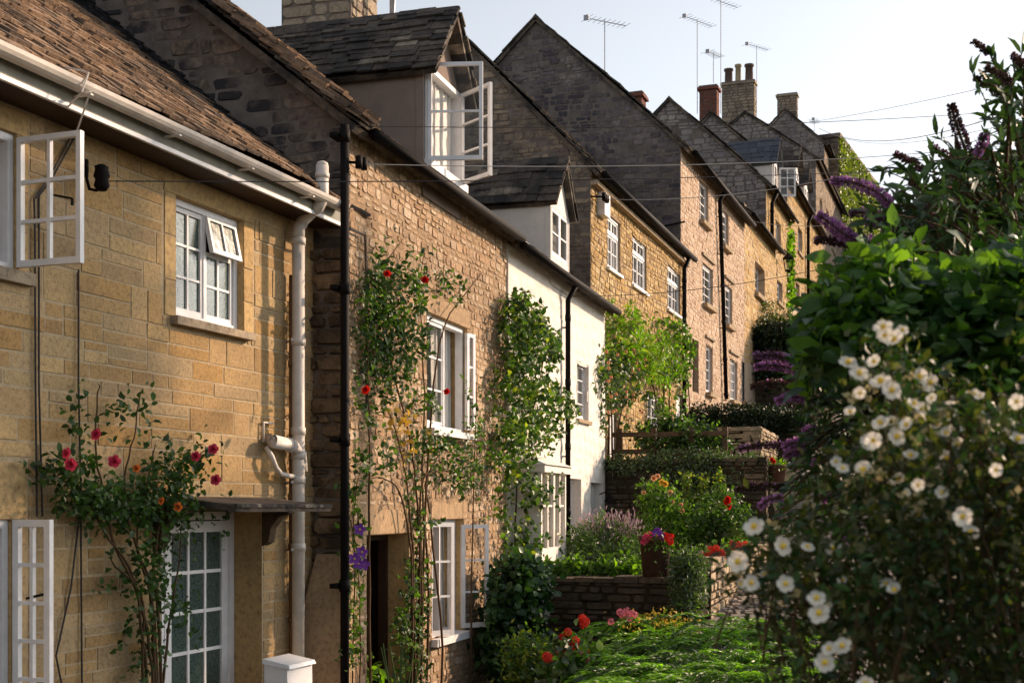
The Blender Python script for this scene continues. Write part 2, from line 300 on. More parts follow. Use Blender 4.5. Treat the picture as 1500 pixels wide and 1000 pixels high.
def subtract(rect, holes, mn=0.025):
    out = [rect]
    for h in holes:
        nxt = []
        for a0, a1, z0, z1 in out:
            if a1 <= h[0] or a0 >= h[1] or z1 <= h[2] or z0 >= h[3]: nxt.append((a0, a1, z0, z1)); continue
            if a0 < h[0]: nxt.append((a0, h[0], z0, z1))
            if a1 > h[1]: nxt.append((h[1], a1, z0, z1))
            m0, m1 = max(a0, h[0]), min(a1, h[1])
            if z0 < h[2]: nxt.append((m0, m1, z0, h[2]))
            if z1 > h[3]: nxt.append((m0, m1, h[3], z1))
        out = [r for r in nxt if r[1] - r[0] > mn and r[3] - r[2] > mn]
    return out
def stone(mb, mp, a0, a1, z0, z1, d, cham, jit, rough, mi=0):
    j = lambda k=1.0: random.uniform(-jit, jit) * k
    if not rough:
        c = cham
        fr = [(a0 + c, z0 + c), (a1 - c, z0 + c), (a1 - c, z1 - c), (a0 + c, z1 - c)]; bk = [(a0, z0), (a1, z0), (a1, z1), (a0, z1)]
        fr = [(a + j(), z + j()) for a, z in fr]; n = 4
    else:
        w, h = a1 - a0, z1 - z0; q = min(w, h) * 0.30
        def oc(i):
            k1, k2 = random.uniform(0.4, 1.3) * q, random.uniform(0.4, 1.3) * q
            return [[(a0 + k1, z0), (a1 - k2, z0)], [(a1, z0 + k1), (a1, z1 - k2)], [(a1 - k1, z1), (a0 + k2, z1)], [(a0, z1 - k1), (a0, z0 + k2)]][i]
        bk = [(a + j(), z + j(0.6)) for i in range(4) for a, z in oc(i)]
        ca, cz = (a0 + a1) / 2, (z0 + z1) / 2; f = 1 - cham / max(min(w, h), 0.03) * 1.6
        f = max(f, 0.45)
        fr = [(ca + (a - ca) * f + j(0.3), cz + (z - cz) * f + j(0.3)) for a, z in bk]; n = 8
    dd = [d + random.uniform(-0.3, 0.3) * min(d, 0.02) for _ in range(n)]
    vs = [mp(a, -0.012, z) for a, z in bk] + [mp(a, e, z) for (a, z), e in zip(fr, dd)]
    mb.add(vs, [tuple(range(n, 2 * n))] + [(i, (i + 1) % n, n + (i + 1) % n, n + i) for i in range(n)], mi)
def stones(mb, mp, a0, a1, z0, z1, holes=(), rowh=(0.08, 0.16), wr=(0.12, 0.4), gap=0.01, d=(0.008, 0.02), cham=0.006, jit=0.002, rough=False, clip=None, wave=0.0, mi=0, dbl=0.0):
    z = z0; ph = random.uniform(0, 9)
    while z < z1 - 0.02:
        h = min(random.uniform(*rowh), z1 - z)
        if z1 - z - h < 0.04: h = z1 - z
        lo, hi = a0, a1
        if clip:
            c = clip(z + h * 0.75); 
            if c is None: z += h; continue
            lo, hi = max(a0, c[0]), min(a1, c[1])
        a = lo - random.uniform(0, wr[0]) * 0
        while a < hi - 0.01:
            w = random.uniform(*wr)
            if hi - a - w < wr[0] * 0.6: w = hi - a
            parts = [(a, a + w, z, z + h)]
            if dbl and h > 0.13 and random.random() < dbl: zz = z + h * random.uniform(0.4, 0.6); parts = [(a, a + w, z, zz), (a, a + w, zz, z + h)]
            for p in parts:
                for r in subtract(p, holes):
                    wv = wave * math.sin((r[0] + r[1]) * 0.9 + ph + r[2] * 2.1) if wave else 0
                    g = gap * random.uniform(0.6, 1.3) / 2
                    if r[1] - r[0] < 2.4 * g or r[3] - r[2] < 2.4 * g: continue
                    stone(mb, mp, r[0] + g, r[1] - g, r[2] + g + wv, r[3] - g + wv, random.uniform(*d), cham, jit, rough, mi)
            a += w
        z += h
def backing(mb, mp, a0, a1, z0, z1, holes, mi=0, rmi=0, droom=None, depth=0.3, room=0.9):
    A = sorted({a0, a1} | {min(max(x, a0), a1) for h in holes for x in h[:2]}); Z = sorted({z0, z1} | {min(max(x, z0), z1) for h in holes for x in h[2:4]})
    for i in range(len(A) - 1):
        for k in range(len(Z) - 1):
            ca, cz = (A[i] + A[i + 1]) / 2, (Z[k] + Z[k + 1]) / 2
            if any(h[0] < ca < h[1] and h[2] < cz < h[3] for h in holes): continue
            mb.add([mp(A[i], 0, Z[k]), mp(A[i + 1], 0, Z[k]), mp(A[i + 1], 0, Z[k + 1]), mp(A[i], 0, Z[k + 1])], [(0, 1, 2, 3)], mi)
    for h in holes:
        q = [(h[0], h[2]), (h[1], h[2]), (h[1], h[3]), (h[0], h[3])]
        for i in range(4):
            p, r = q[i], q[(i + 1) % 4]
            mb.add([mp(p[0], 0.004, p[1]), mp(r[0], 0.004, r[1]), mp(r[0], -depth, r[1]), mp(p[0], -depth, p[1])], [(0, 1, 2, 3)], rmi)
            if droom is not None:
                mb.add([mp(p[0], -depth, p[1]), mp(r[0], -depth, r[1]), mp(r[0], -room, r[1]), mp(p[0], -room, p[1])], [(0, 1, 2, 3)], droom)
        if droom is not None: mb.add([mp(a, -room, z) for a, z in q], [(0, 1, 2, 3)], droom)
front = lambda a, o, z: (a, -o, z)
def slates(mb, O, A, B, la, lb, row=0.14, wr=(0.14, 0.3), th=(0.014, 0.03), clip=None, mi=0, wave=0.024, rag=0.02, mif=None):
    O, A, B = Vector(O), Vector(A).normalized(), Vector(B).normalized(); N = A.cross(B).normalized()
    if N.z < 0: N = -N
    b = 0.0; r_ = row * 1.25
    while b < lb - 0.02:
        h = r_ * random.uniform(0.9, 1.1); r_ = r_ * 0.985 if r_ > row * 0.75 else r_
        lo, hi = (0, la) if clip is None else clip(b + h / 2)
        a = lo - random.uniform(0, 0.05)
        while a < hi:
            w = random.uniform(*wr); e = min(a + w, hi + random.uniform(0, 0.03)); t = random.uniform(*th)
            if e - a > 0.03:
                s0 = b - random.uniform(0, rag); s1 = min(b + h * 1.9, lb + 0.03); wv = wave * math.sin(a * 1.3 + b * 0.8) + wave * 0.6 * math.sin(a * 3.1 + b)
                lft = random.uniform(0.012, 0.03)
                g = 0.003
                q = lambda a_, b_, n_: O + A * a_ + B * b_ + N * (n_ + wv)
                r0, r1 = random.uniform(-0.008, 0.008), random.uniform(-0.008, 0.008)
                mb.hexa([q(a + g, s0 + r0, lft), q(e - g, s0 + r1, lft), q(e - g, s1, 0), q(a + g, s1, 0)],
                        [q(a + g, s0 + r0, lft + t), q(e - g, s0 + r1, lft + t), q(e - g, s1, t), q(a + g, s1, t)], mif(a, b) if mif else mi)
            a = e
        b += h
def slab(mb, O, A, B, la, lb, th, mi=0):
    O, A, B = Vector(O), Vector(A).normalized(), Vector(B).normalized(); N = A.cross(B).normalized()
    if N.z < 0: N = -N
    q = [O, O + A * la, O + A * la + B * lb, O + B * lb]
    mb.hexa([p - N * th for p in q], [p - N * 0.002 for p in q], mi)
def main_roof(H, u0, u1, ev, oz, ry, rz, mat, row=0.16, wr=(0.18, 0.35), ov=0.25, name='roof', over0=0.06, mif=None):
    """ev overhang at the front, oz height of wall plate at y=0, ridge at (ry, rz)"""
    mb = MB(); sl_ = (rz - oz) / ry; L = math.hypot(ry + ev, (ry + ev) * sl_)
    O = (u0 - over0, -ev, oz - ev * sl_); B = (0, 1, sl_)
    slab(mb, O, (1, 0, 0), B, u1 - u0 + over0, L, 0.07)
    slates(mb, O, (1, 0, 0), B, u1 - u0 + over0, L, row, wr, mif=mif)
    O2 = (u0 - over0, 2 * ry + ev, oz - ev * sl_)
    slab(mb, O2, (1, 0, 0), (0, -1, sl_), u1 - u0 + over0, L, 0.07)
    slates(mb, O2, (1, 0, 0), (0, -1, sl_), u1 - u0 + over0, L, row * 1.6, (wr[0] * 1.6, wr[1] * 1.6))
    u = u0 - over0
    while u < u1:                        # ridge stones
        w = random.uniform(0.35, 0.5); e = min(u + w, u1)
        mb.add([(u, ry - 0.14, rz - 0.08), (u, ry, rz + 0.07), (u, ry + 0.14, rz - 0.08), (e, ry - 0.14, rz - 0.08), (e, ry, rz + 0.07), (e, ry + 0.14, rz - 0.08)], [(0, 1, 2), (3, 5, 4), (0, 3, 4, 1), (1, 4, 5, 2)]); u = e + 0.01
    return H.build(mb, name, mat)

def leaf_frame(mb, gl, p0, dv, w, z0, z1, cols, rows, t=0.04, mt=0.02, dp=0.035, gmi=0):
    dv = Vector((dv[0], dv[1], 0)).normalized(); p0 = Vector((p0[0], p0[1], 0)); nv = Vector((-dv.y, dv.x, 0)) * dp / 2
    def bar(a0, a1, y0, y1, k=1.0):
        q = [p0 + dv * a0, p0 + dv * a1]
        n_ = nv * k
        mb.hexa([q[0] - n_ + Vector((0, 0, y0)), q[1] - n_ + Vector((0, 0, y0)), q[1] + n_ + Vector((0, 0, y0)), q[0] + n_ + Vector((0, 0, y0))],
                [q[0] - n_ + Vector((0, 0, y1)), q[1] - n_ + Vector((0, 0, y1)), q[1] + n_ + Vector((0, 0, y1)), q[0] + n_ + Vector((0, 0, y1))])
    bar(0, t, z0, z1); bar(w - t, w, z0, z1); bar(t, w - t, z0, z0 + t * 1.2, 0.98); bar(t, w - t, z1 - t, z1, 0.98)
    for i in range(1, cols): a = t + (w - 2 * t) * i / cols; bar(a - mt / 2, a + mt / 2, z0 + t * 1.2, z1 - t, 0.8)
    for i in range(1, rows): z = z0 + t + (z1 - z0 - 2 * t) * i / rows; bar(t, w - t, z - mt / 2, z + mt / 2, 0.7)
    a, b = p0 + dv * t * 0.8, p0 + dv * (w - t * 0.8); e = Vector((0, 0, 1))
    gl.add([a + e * (z0 + t * 0.8), b + e * (z0 + t * 0.8), b + e * (z1 - t * 0.8), a + e * (z1 - t * 0.8)], [(0, 1, 2, 3)])
def window(H, h, leaves=2, cols=2, rows=3, rec=0.1, glass='glass', curtain=None, sill=None, fr=0.05, paint='white', opened=(), name='window', parent=None, transom=None, label=None, room=None):
    """h=(u0,u1,z0,z1); opened = list of leaf numbers left out (built apart as casements)"""
    u0, u1, z0, z1 = h; mb, gl = MB(), MB(); y = rec
    mb.box(u0 + 0.003, u0 + fr, y - 0.01, y + 0.07, z0 + 0.003, z1 - 0.003); mb.box(u1 - fr, u1 - 0.003, y - 0.01, y + 0.07, z0 + 0.003, z1 - 0.003)
    mb.box(u0 + fr, u1 - fr, y - 0.012, y + 0.07, z0 + 0.003, z0 + fr); mb.box(u0 + fr, u1 - fr, y - 0.012, y + 0.07, z1 - fr, z1 - 0.003)
    zt = z1 - fr
    if transom:
        zt = z0 + (z1 - z0) * transom; mb.box(u0 + fr, u1 - fr, y - 0.014, y + 0.06, zt - 0.025, zt + 0.025)
    a0, a1 = u0 + fr, u1 - fr; lw = (a1 - a0) / leaves
    for i in range(leaves):
        if i: mb.box(a0 + lw * i - 0.014, a0 + lw * i + 0.014, y - 0.008, y + 0.06, z0 + fr, zt)
        if i in opened: continue
        leaf_frame(mb, gl, (a0 + lw * i + 0.008, y + 0.02), (1, 0), lw - 0.016, z0 + fr + 0.004, (zt - 0.025 if transom else zt) - 0.004, cols, rows, 0.032, 0.018)
        if transom: leaf_frame(mb, gl, (a0 + lw * i + 0.008, y + 0.02), (1, 0), lw - 0.016, zt + 0.027, z1 - fr - 0.003, cols, 1, 0.028, 0.018)
    o = H.build(mb, name, M[paint], parent=parent)
    if label: o['label'] = label
    if gl.v: gl.build('pane', M[glass], o)
    if curtain:
        c = MB()
        for (f0, f1) in curtain:
            n = max(6, int((u1 - u0) * (f1 - f0) / 0.03)); vs = []
            for i in range(n + 1):
                a = u0 + (u1 - u0) * (f0 + (f1 - f0) * i / n); yy = y + 0.13 + 0.018 * math.sin(i * 1.9)
                vs += [(a, yy, z0 + 0.01), (a, yy + 0.01, z1 - 0.01)]
            c.add(vs, [(2 * i, 2 * i + 2, 2 * i + 3, 2 * i + 1) for i in range(n)])
        c.build('curtain', M['curtain'], o, True)
    if sill:
        s_ = MB(); ov, hh, side, sm = sill; s_.box(u0 - side, u1 + side, -ov, y - 0.015, z0 - hh, z0 + 0.004, j=0.003); s_.build('sill', M[sm], o)
    return o
def casement(par, p0, dv, w, z0, z1, cols, rows, glass='clear', dz=0.0, name='casement', t=0.042, label=None):
    mb, gl = MB(), MB(); leaf_frame(mb, gl, p0, dv, w, z0, z1, cols, rows, t, 0.022)
    o = mb.build(name, M['white'], par, dz=dz)
    return o, gl
def dormer(H, uc, hw, zb, ze, za, eave, tanp, cheek, roofm, win, rowr=0.13, y0=0.0, ovf=0.16, ovs=0.1):
    """dormer as one part of the house; returns it (roof is its child)"""
    mb = MB(); ye, ya = (ze - eave) / tanp, (za - eave) / tanp
    u0, u1 = uc - hw, uc + hw; w0, w1, v0, v1 = win
    mb.add([(u0, y0, zb), (u0, y0, ze), (u0, ye, ze), (u0, y0 + 0.1, zb)], [(0, 1, 2, 3)]); mb.add([(u1, y0, zb), (u1, y0, ze), (u1, ye, ze), (u1, y0 + 0.1, zb)], [(3, 2, 1, 0)])
    mp = lambda a, o_, z: (a, y0 - o_, z)
    backing(mb, mp, u0, u1, zb, ze, [(w0, w1, v0, v1)], 0, 0, 1, 0.2, 1.0)
    mb.add([(u0, y0, ze), (u1, y0, ze), (uc, y0, za)], [(0, 1, 2)])
    for s_ in (-1, 1):    # thicken the front edge
        mb.box(uc + s_ * hw - 0.012, uc + s_ * hw + 0.012, y0 - 0.006, y0 + 0.07, zb, ze)
    d = H.build(mb, 'dormer', [M[cheek], M['room']])
    r = MB(); sl_ = (za - ze) / hw
    for s_ in (-1, 1):
        O = Vector((uc + s_ * (hw + ovs), y0 - ovf, ze - ovs * sl_)); Bv = Vector((-s_, 0, sl_)).normalized(); lb = math.hypot(hw + ovs, (hw + ovs) * sl_)
        zf = lambda b: O.z + Bv.z * b
        cl = lambda b: (0, max(0.05, (zf(b) - eave) / tanp - (y0 - ovf) + 0.05))
        n = 10
        for i in range(n):
            b0, b1 = lb * i / n, lb * (i + 1) / n; L0, L1 = cl(b0)[1], cl(b1)[1]; A = Vector((0, 1, 0)); N = Vector((s_ * sl_, 0, 1)).normalized() * 0.05
            q = [O + Bv * b0, O + Bv * b0 + A * L0, O + Bv * b1 + A * L1, O + Bv * b1]
            r.hexa([p - N for p in q], [p - N * 0.02 for p in q])
        slates(r, O, (0, 1, 0), Bv, 1, lb, rowr, (0.14, 0.3), clip=cl)
    yy = y0 - ovf
    while yy < ya:
        e = min(yy + 0.4, ya + 0.05); r.add([(uc - 0.11, yy, za - 0.06), (uc, yy, za + 0.06), (uc + 0.11, yy, za - 0.06), (uc - 0.11, e, za - 0.06), (uc, e, za + 0.06), (uc + 0.11, e, za - 0.06)], [(0, 2, 1), (3, 4, 5), (0, 1, 4, 3), (1, 2, 5, 4)]); yy = e + 0.01
    r.build('dormer_roof', M[roofm], d)
    return d
def house_shell(H, L, depth, z0, ze, mi_mat):          # plain back and far end
    mb = MB(); d = depth
    mb.add([(0.02, d, z0), (L, d, z0), (L, d, ze), (0.02, d, ze)], [(0, 1, 2, 3)])
    return mb
def gable_wall(H, mats, u, zlo, ze, ry, rz, kw, plain_to=None, name='gable_wall', nomortar=False, y0=0.0):
    """near end wall seen from the camera side, stones above zlo"""
    mb = MB(); mp = lambda a, o, z: (u - o, a, z)
    mb.add([mp(y0, 0, zlo), mp(2 * ry, 0, zlo), mp(2 * ry, 0, ze), mp(ry, 0, rz), mp(0, 0, ze), mp(y0, 0, ze)][:6] if y0 else [mp(0, 0, zlo), mp(2 * ry, 0, zlo), mp(2 * ry, 0, ze), mp(ry, 0, rz), mp(0, 0, ze)], [tuple(range(6 if y0 else 5))], 1)
    def clip(z):
        if z <= ze: return (0, 2 * ry)
        if z >= rz: return None
        f = (z - ze) / (rz - ze) * ry; return (f, 2 * ry - f)
    if plain_to is None or plain_to < rz:
        stones(mb, mp, 0, 2 * ry, zlo if plain_to is None else plain_to, rz, clip=clip, **kw)
    return H.build(mb, name, mats)
RUB = dict(rowh=(0.05, 0.105), wr=(0.07, 0.23), gap=0.009, d=(0.001, 0.012), cham=0.009, jit=0.008, rough=True, wave=0.025, dbl=0.0)
def downpipe(H, pts, r, mat, name='downpipe', collars=0.9, clips=True, par=None):
    mb = MB(); P = [Vector((u, -o, z)) for u, o, z in pts]; mb.tube(P, r, 10)
    a, b = P[-2], P[-1]; L = (b - a).length; k = 0.25
    while k < L:
        p = a + (b - a) * (k / L); mb.tube([p + Vector((0, 0, 0.045)), p - Vector((0, 0, 0.045))], r * 1.17, 10)
        if clips: mb.box(p.x - r * 1.6, p.x + r * 1.6, p.y + 0.0, p.y + 0.012, p.z - 0.15, p.z - 0.12); mb.box(p.x - 0.01, p.x + 0.01, p.y, 0.0, p.z - 0.145, p.z - 0.125)
        k += collars
    return H.build(mb, name, mat, True) if par is None else mb.build(name, mat, par, True)
def aerial(H, u, y, z0, h, kind=0, L=1.1, ang=0.0):
    mb = MB(); mb.tube([(u, y, z0), (u, y, z0 + h)], 0.014, 6); c, s_ = math.cos(ang), math.sin(ang); zt = z0 + h - 0.05
    mb.tube([(u - c * L * 0.45, y - s_ * L * 0.45, zt), (u + c * L * 0.55, y + s_ * L * 0.55, zt + 0.0)], 0.011, 5)
    n = 9
    for i in range(n):
        f = -0.45 + i / (n - 1); l = 0.22 if i else 0.3
        p = (u + c * L * f, y + s_ * L * f, zt); mb.tube([(p[0] - s_ * l, p[1] + c * l, zt), (p[0] + s_ * l, p[1] - c * l, zt)], 0.006, 4)
    mb.box(u - c * L * 0.47 - 0.015, u - c * L * 0.47 + 0.015, y - s_ * L * 0.47 - 0.07, y - s_ * L * 0.47 + 0.07, zt - 0.06, zt + 0.08)
    H.build(mb, 'aerial', M['alu'])
def chimney(H, u0, u1, y0, y1, z0, z1, mat, mortar, pots=(), rough=True, cap=0.07, brick=False):
    mb = MB(); mb.box(u0, u1, y0, y1, z0, z1, 1); kw = dict(rowh=(0.075, 0.08), wr=(0.2, 0.24), gap=0.01, d=(0.006, 0.01), cham=0.004, jit=0.001) if brick else dict(rowh=(0.1, 0.2), wr=(0.18, 0.4), gap=0.012, d=(0.012, 0.03), cham=0.012, jit=0.005, rough=True)
    stones(mb, lambda a, o, z: (u0 - o, a, z), y0, y1, z0, z1, **kw); stones(mb, lambda a, o, z: (a, y0 - o, z), u0, u1, z0, z1, **kw)
    stones(mb, lambda a, o, z: (u1 + o, a, z), y0, y1, z0, z1, **kw)
    mb.box(u0 - cap, u1 + cap, y0 - cap, y1 + cap, z1, z1 + 0.1, 0, j=0.008); mb.box(u0 - cap * 0.3, u1 + cap * 0.3, y0 - cap * 0.3, y1 + cap * 0.3, z1 + 0.1, z1 + 0.16, 1, j=0.01)
    o = H.build(mb, 'chimney', [mat, mortar])
    for (pu, py_, r, h, mm) in pots:
        p = MB(); p.lathe((pu, py_, z1 + 0.14), [(r, 0), (r * 0.92, 0.05), (r * 0.85, h * 0.85), (r * 1.08, h * 0.88), (r * 1.1, h), (r * 0.8, h), (r * 0.75, h - 0.1)], 14); p.build('chimney_pot', M[mm], o, True)
    return o

# ---------------------------------------------------------------- the terrace of cottages
def hole(H, pl, pr, pt, pb, off=0.0):
    u0, z1 = H.uz(pl, pt, off); _, z0 = H.uz(pl, pb, off); u1, _ = H.uz(pr, pt, off)
    return (u0, u1, z0, z1)
def grow(h, a, b, c, d): return (h[0] - a, h[1] + b, h[2] - c, h[3] + d)

# ---- cottage at the left, ochre ashlar
A = House((-5.785 + 0.368 * 4, 4.0), 0.368, -2.15, 'ashlar_cottage', 'nearest cottage at the left, ochre cut stone wall with long white gutter', 'house', 'stone cottages of the terrace')
LA = 7.62
a1 = hole(A, -70, 24, 192, 402); a1 = (a1[0], A.uz(24, 300)[0], 1.39, 2.21)
a2 = (A.uz(257, 300)[0], A.uz(356, 300)[0], 1.345, 2.215)
a3 = (A.uz(-95, 800)[0], A.uz(16, 800)[0], -1.30, -0.075)
a4 = (A.uz(236, 800)[0], A.uz(383, 800)[0], -2.15, -0.03)
HA = [a1, a2, a3, a4]
mb = MB()
sur = []
for h in (a1, a2):
    sur.append(grow(h, 0.11, 0.11, 0, 0.17))
sur.append(grow(a3, 0.14, 0.14, 0, 0.36)); sur.append(grow(a4, 0.02, 0.02, 0, 0.0))
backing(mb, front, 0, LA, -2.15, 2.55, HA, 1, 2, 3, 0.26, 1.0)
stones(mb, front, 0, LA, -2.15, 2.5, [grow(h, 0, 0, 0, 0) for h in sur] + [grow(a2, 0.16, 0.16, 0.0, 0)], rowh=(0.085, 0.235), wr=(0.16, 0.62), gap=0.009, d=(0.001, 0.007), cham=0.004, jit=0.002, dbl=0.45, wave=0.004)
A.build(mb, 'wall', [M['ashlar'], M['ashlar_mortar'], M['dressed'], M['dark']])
mb = MB()
def surround(mb, h, jw, lh, d=0.014, jambs=True):
    stone(mb, front, h[0] - jw, h[1] + jw, h[3], h[3] + lh - 0.01, d, 0.004, 0.001, False)
    if not jambs: return
    for x0, x1 in ((h[0] - jw, h[0]), (h[1], h[1] + jw)):
        z = h[2]
        while z < h[3] - 0.05:
            e = min(z + random.uniform(0.2, 0.34), h[3])
            if h[3] - e < 0.1: e = h[3]
            stone(mb, front, x0 + 0.003, x1 - 0.003, z + 0.003, e - 0.003, d, 0.003, 0.001, False); z = e
# windows
w1 = window(A, a1, 2, 2, 3, rec=0.03, opened=(1,), glass='glass', curtain=[(0.2, 0.7)], sill=(0.06, 0.07, 0.1, 'chimney'))
pu, _ = A.uz(25, 300)
o, gl = casement(w1, (pu, -0.01), (A.t.y * 0 + 0.0, -1), 0.46, a1[2] + 0.03, a1[3] - 0.02, 2, 3, dz=0, t=0.032)
gl.build('casement_pane', M['clear'], w1)
s_ = MB(); s_.beam((pu - 0.0, -0.40, 1.80), (pu, -0.27, 1.83), 0.012, 0.012); s_.beam((pu, -0.40, 1.80), (pu, -0.40, 1.76), 0.012, 0.012); s_.build('latch', M['black'], w1)
w2 = window(A, a2, 2, 2, 3, rec=0.06, opened=(1,), glass='glass_mottled', sill=(0.07, 0.055, 0.07, 'chimney'))
mb, gl = MB(), MB(); um = (a2[0] + a2[1]) / 2; zz = a2[2] + (a2[3] - a2[2]) * 0.64
leaf_frame(mb, gl, (um + 0.01, 0.08), (1, 0), a2[1] - um - 0.065, a2[2] + 0.054, zz, 2, 2, 0.03, 0.018)
mb.build('fixed_light', M['white'], w2); gl.build('pane', M['glass_mottled'], w2)
mb, gl = MB(), MB(); leaf_frame(mb, gl, (um + 0.0, 0), (1, 0), a2[1] - um - 0.05, -(a2[3] - 0.05 - zz) - 0.02, 0, 2, 1, 0.03, 0.018)
tilt = R(-12)
def tl(v):
    z, y = v[2], v[1]; return (v[0], y * math.cos(tilt) - z * math.sin(tilt) * -1 * -1 + 0.12 if False else 0.05 + y + z * math.sin(-tilt) , a2[3] - 0.05 + z * math.cos(tilt))
mb.v = [tl(v) for v in mb.v]; gl.v = [tl(v) for v in gl.v]
mb.build('top_light', M['white'], w2); gl.build('pane', M['glass_mottled'], w2)
w3 = window(A, a3, 2, 2, 4, rec=0.03, opened=(1,), glass='glass', curtain=[(0.3, 0.75)], sill=(0.06, 0.07, 0.1, 'chimney'))
o, gl = casement(w3, (A.uz(19, 800)[0], -0.01), (0.0, -1), 0.27, a3[2] + 0.02, a3[3] - 0.0, 2, 5); gl.build('casement_pane', M['clear'], w3)
s_ = MB(); pu = A.uz(19, 800)[0]; s_.beam((pu, -0.23, -0.51), (pu, -0.10, -0.54), 0.014, 0.014); s_.build('latch', M['black'], w3)
for w_, h_, jw_, lh_ in ((w1, a1, 0.10, 0.16), (w2, a2, 0.14, 0.16), (w3, a3, 0.13, 0.35)):
    mb = MB(); surround(mb, h_, jw_, lh_, 0.008); mb.build('surround', M['dressed'], w_)
# glazed door
mb, gl = MB(), MB(); d0, d1, y = a4[0], a4[1], 0.26
mb.box(d0 + 0.002, d0 + 0.06, y - 0.01, y + 0.08, -2.15, -0.035); mb.box(d1 - 0.06, d1 - 0.002, y - 0.01, y + 0.08, -2.15, -0.035); mb.box(d0 + 0.06, d1 - 0.06, y - 0.01, y + 0.08, -0.10, -0.035)
dr = A.build(mb, 'glazed_door', M['white'])
mb, gl = MB(), MB()
sp = d0 + 0.06 + (d1 - d0 - 0.12) * 0.30
leaf_frame(mb, gl, (d0 + 0.065, y + 0.03), (1, 0), sp - d0 - 0.07, -2.1, -0.11, 1, 6, 0.06, 0.03); leaf_frame(mb, gl, (sp + 0.005, y + 0.03), (1, 0), d1 - 0.065 - sp, -2.1, -0.11, 3, 6, 0.085, 0.026)
mb.build('door_leaf', M['white'], dr); gl.build('pane', M['glass_mottled'], dr)
# canopy over the door
c0, c1 = A.uz(262, 742, 0.1)[0], A.uz(483, 742, 0.55)[0]
mb = MB()
q = lambda u, o_, z: (u, -o_, z)
mb.hexa([q(c0, 0, 0.03), q(c1, 0, 0.03), q(c1, 0.56, -0.035), q(c0, 0.56, -0.035)], [q(c0, 0, 0.075), q(c1, 0, 0.075), q(c1, 0.56, 0.012), q(c0, 0.56, 0.012)])
for k in range(26): u = c0 + (c1 - c0) * (k + 0.5) / 26; mb.box(u - 0.03, u + 0.028, -0.575, -0.50, -0.004, 0.02, j=0.003)
A.build(mb, 'door_canopy', M['mossy'])
for u in (d0 - 0.06, d1 + 0.05):
    mb = MB(); pr = [(0, 0.03), (0.24, 0.0), (0.24, -0.05), (0.15, -0.08), (0.08, -0.17), (0.06, -0.28), (0, -0.31)]
    vs = [(u - 0.045, -a, z) for a, z in pr] + [(u + 0.045, -a, z) for a, z in pr]; n = len(pr)
    mb.add(vs, [tuple(range(n)), tuple(range(2 * n - 1, n - 1, -1))] + [(i, (i + 1) % n, n + (i + 1) % n, n + i) for i in range(n)]); A.build(mb, 'canopy_bracket', M['wood'])
# roof, gutter, fascia
main_roof(A, 0, LA + 0.35, 0.33, 2.81, 2.85, 2.81 + 2.85 * 0.78, [M['slate'], M['roofblack']], 0.085, (0.09, 0.2), mif=lambda a_, b_: 1 if a_ + 0.10 * math.sin(b_ * 7) + random.uniform(-0.12, 0.12) > LA - 0.30 - 0.12 * b_ else 0)  # slates switch to black in a ragged band along the next gable
g1 = A.uz(503, 297, 0.37)[0]
mb = MB(); n = 8
prof = [(0.37 + 0.062 * math.cos(t), 2.515 + 0.062 * math.sin(t)) for t in [math.pi + math.pi * i / n for i in range(n + 1)]]
prof2 = [(0.37 + 0.055 * math.cos(t), 2.515 + 0.055 * math.sin(t)) for t in [2 * math.pi - math.pi * i / n for i in range(n + 1)]]
P = prof + prof2; m_ = len(P)
mb.add([(0, -a, z) for a, z in P] + [(g1, -a, z) for a, z in P], [(i, (i + 1) % m_, m_ + (i + 1) % m_, m_ + i) for i in range(m_)] + [tuple(range(m_)), tuple(range(2 * m_ - 1, m_ - 1, -1))])
u = 0.5
while u < g1: mb.box(u - 0.014, u + 0.014, -0.43, -0.30, 2.441, 2.451); u += 0.9
A.build(mb, 'gutter', M['pvc'])
mb = MB(); mb.box(0, LA + 0.05, -0.303, -0.285, 2.392, 2.475, 1); mb.box(0, LA + 0.05, -0.31, -0.285, 2.362, 2.39, 0); A.build(mb, 'fascia', [M['white'], M['fasciashade']])  # shadow-grey board above, white lip below as its lit edge
mb = MB(); mb.box(0, LA + 0.05, -0.284, 0.02, 2.375, 2.39); A.build(mb, 'soffit', M['doorwood'])
mb = MB(); mb.add([(0, 0, -2.15), (0, 5.7, -2.15), (0, 5.7, 2.8), (0, 2.85, 5.0), (0, 0, 2.8)], [(0, 1, 2, 3, 4)]); mb.add([(0, 5.7, -2.15), (LA, 5.7, -2.15), (LA, 5.7, 2.8), (0, 5.7, 2.8)], [(0, 1, 2, 3)]); A.build(mb, 'rear_wall', M['gable_mortar'])
# white waste pipes
pp = lambda H, px, py, o_: (lambda r: (r[0], o_, r[1]))(H.uz(px, py, o_))
mb_pts = [pp(A, 472, 243, 0.36), pp(A, 472, 292, 0.36), pp(A, 466, 303, 0.33), pp(A, 446, 320, 0.15), pp(A, 438, 333, 0.11), pp(A, 437, 350, 0.11)]
mb = MB(); mb.tube([(u, -o_, z) for u, o_, z in mb_pts], 0.052, 12)
u_, o_, z_ = mb_pts[-1]; mb.tube([(u_, -o_, z_), (u_, -o_, -1.35)], 0.052, 12)
for z in (z_ - 0.02, 1.35, 0.62, 0.42, 0.22, -0.33): mb.tube([(u_, -o_, z + 0.03), (u_, -o_, z - 0.03)], 0.060, 12)
u2, o2, z2 = mb_pts[0]; mb.tube([(u2, -o2, z2 - 0.06), (u2, -o2, z2 - 0.10)], 0.058, 12); mb.ball((u2, -o2, z2 + 0.01), 0.05, 10, 6, sq=(1, 1, 0.6))
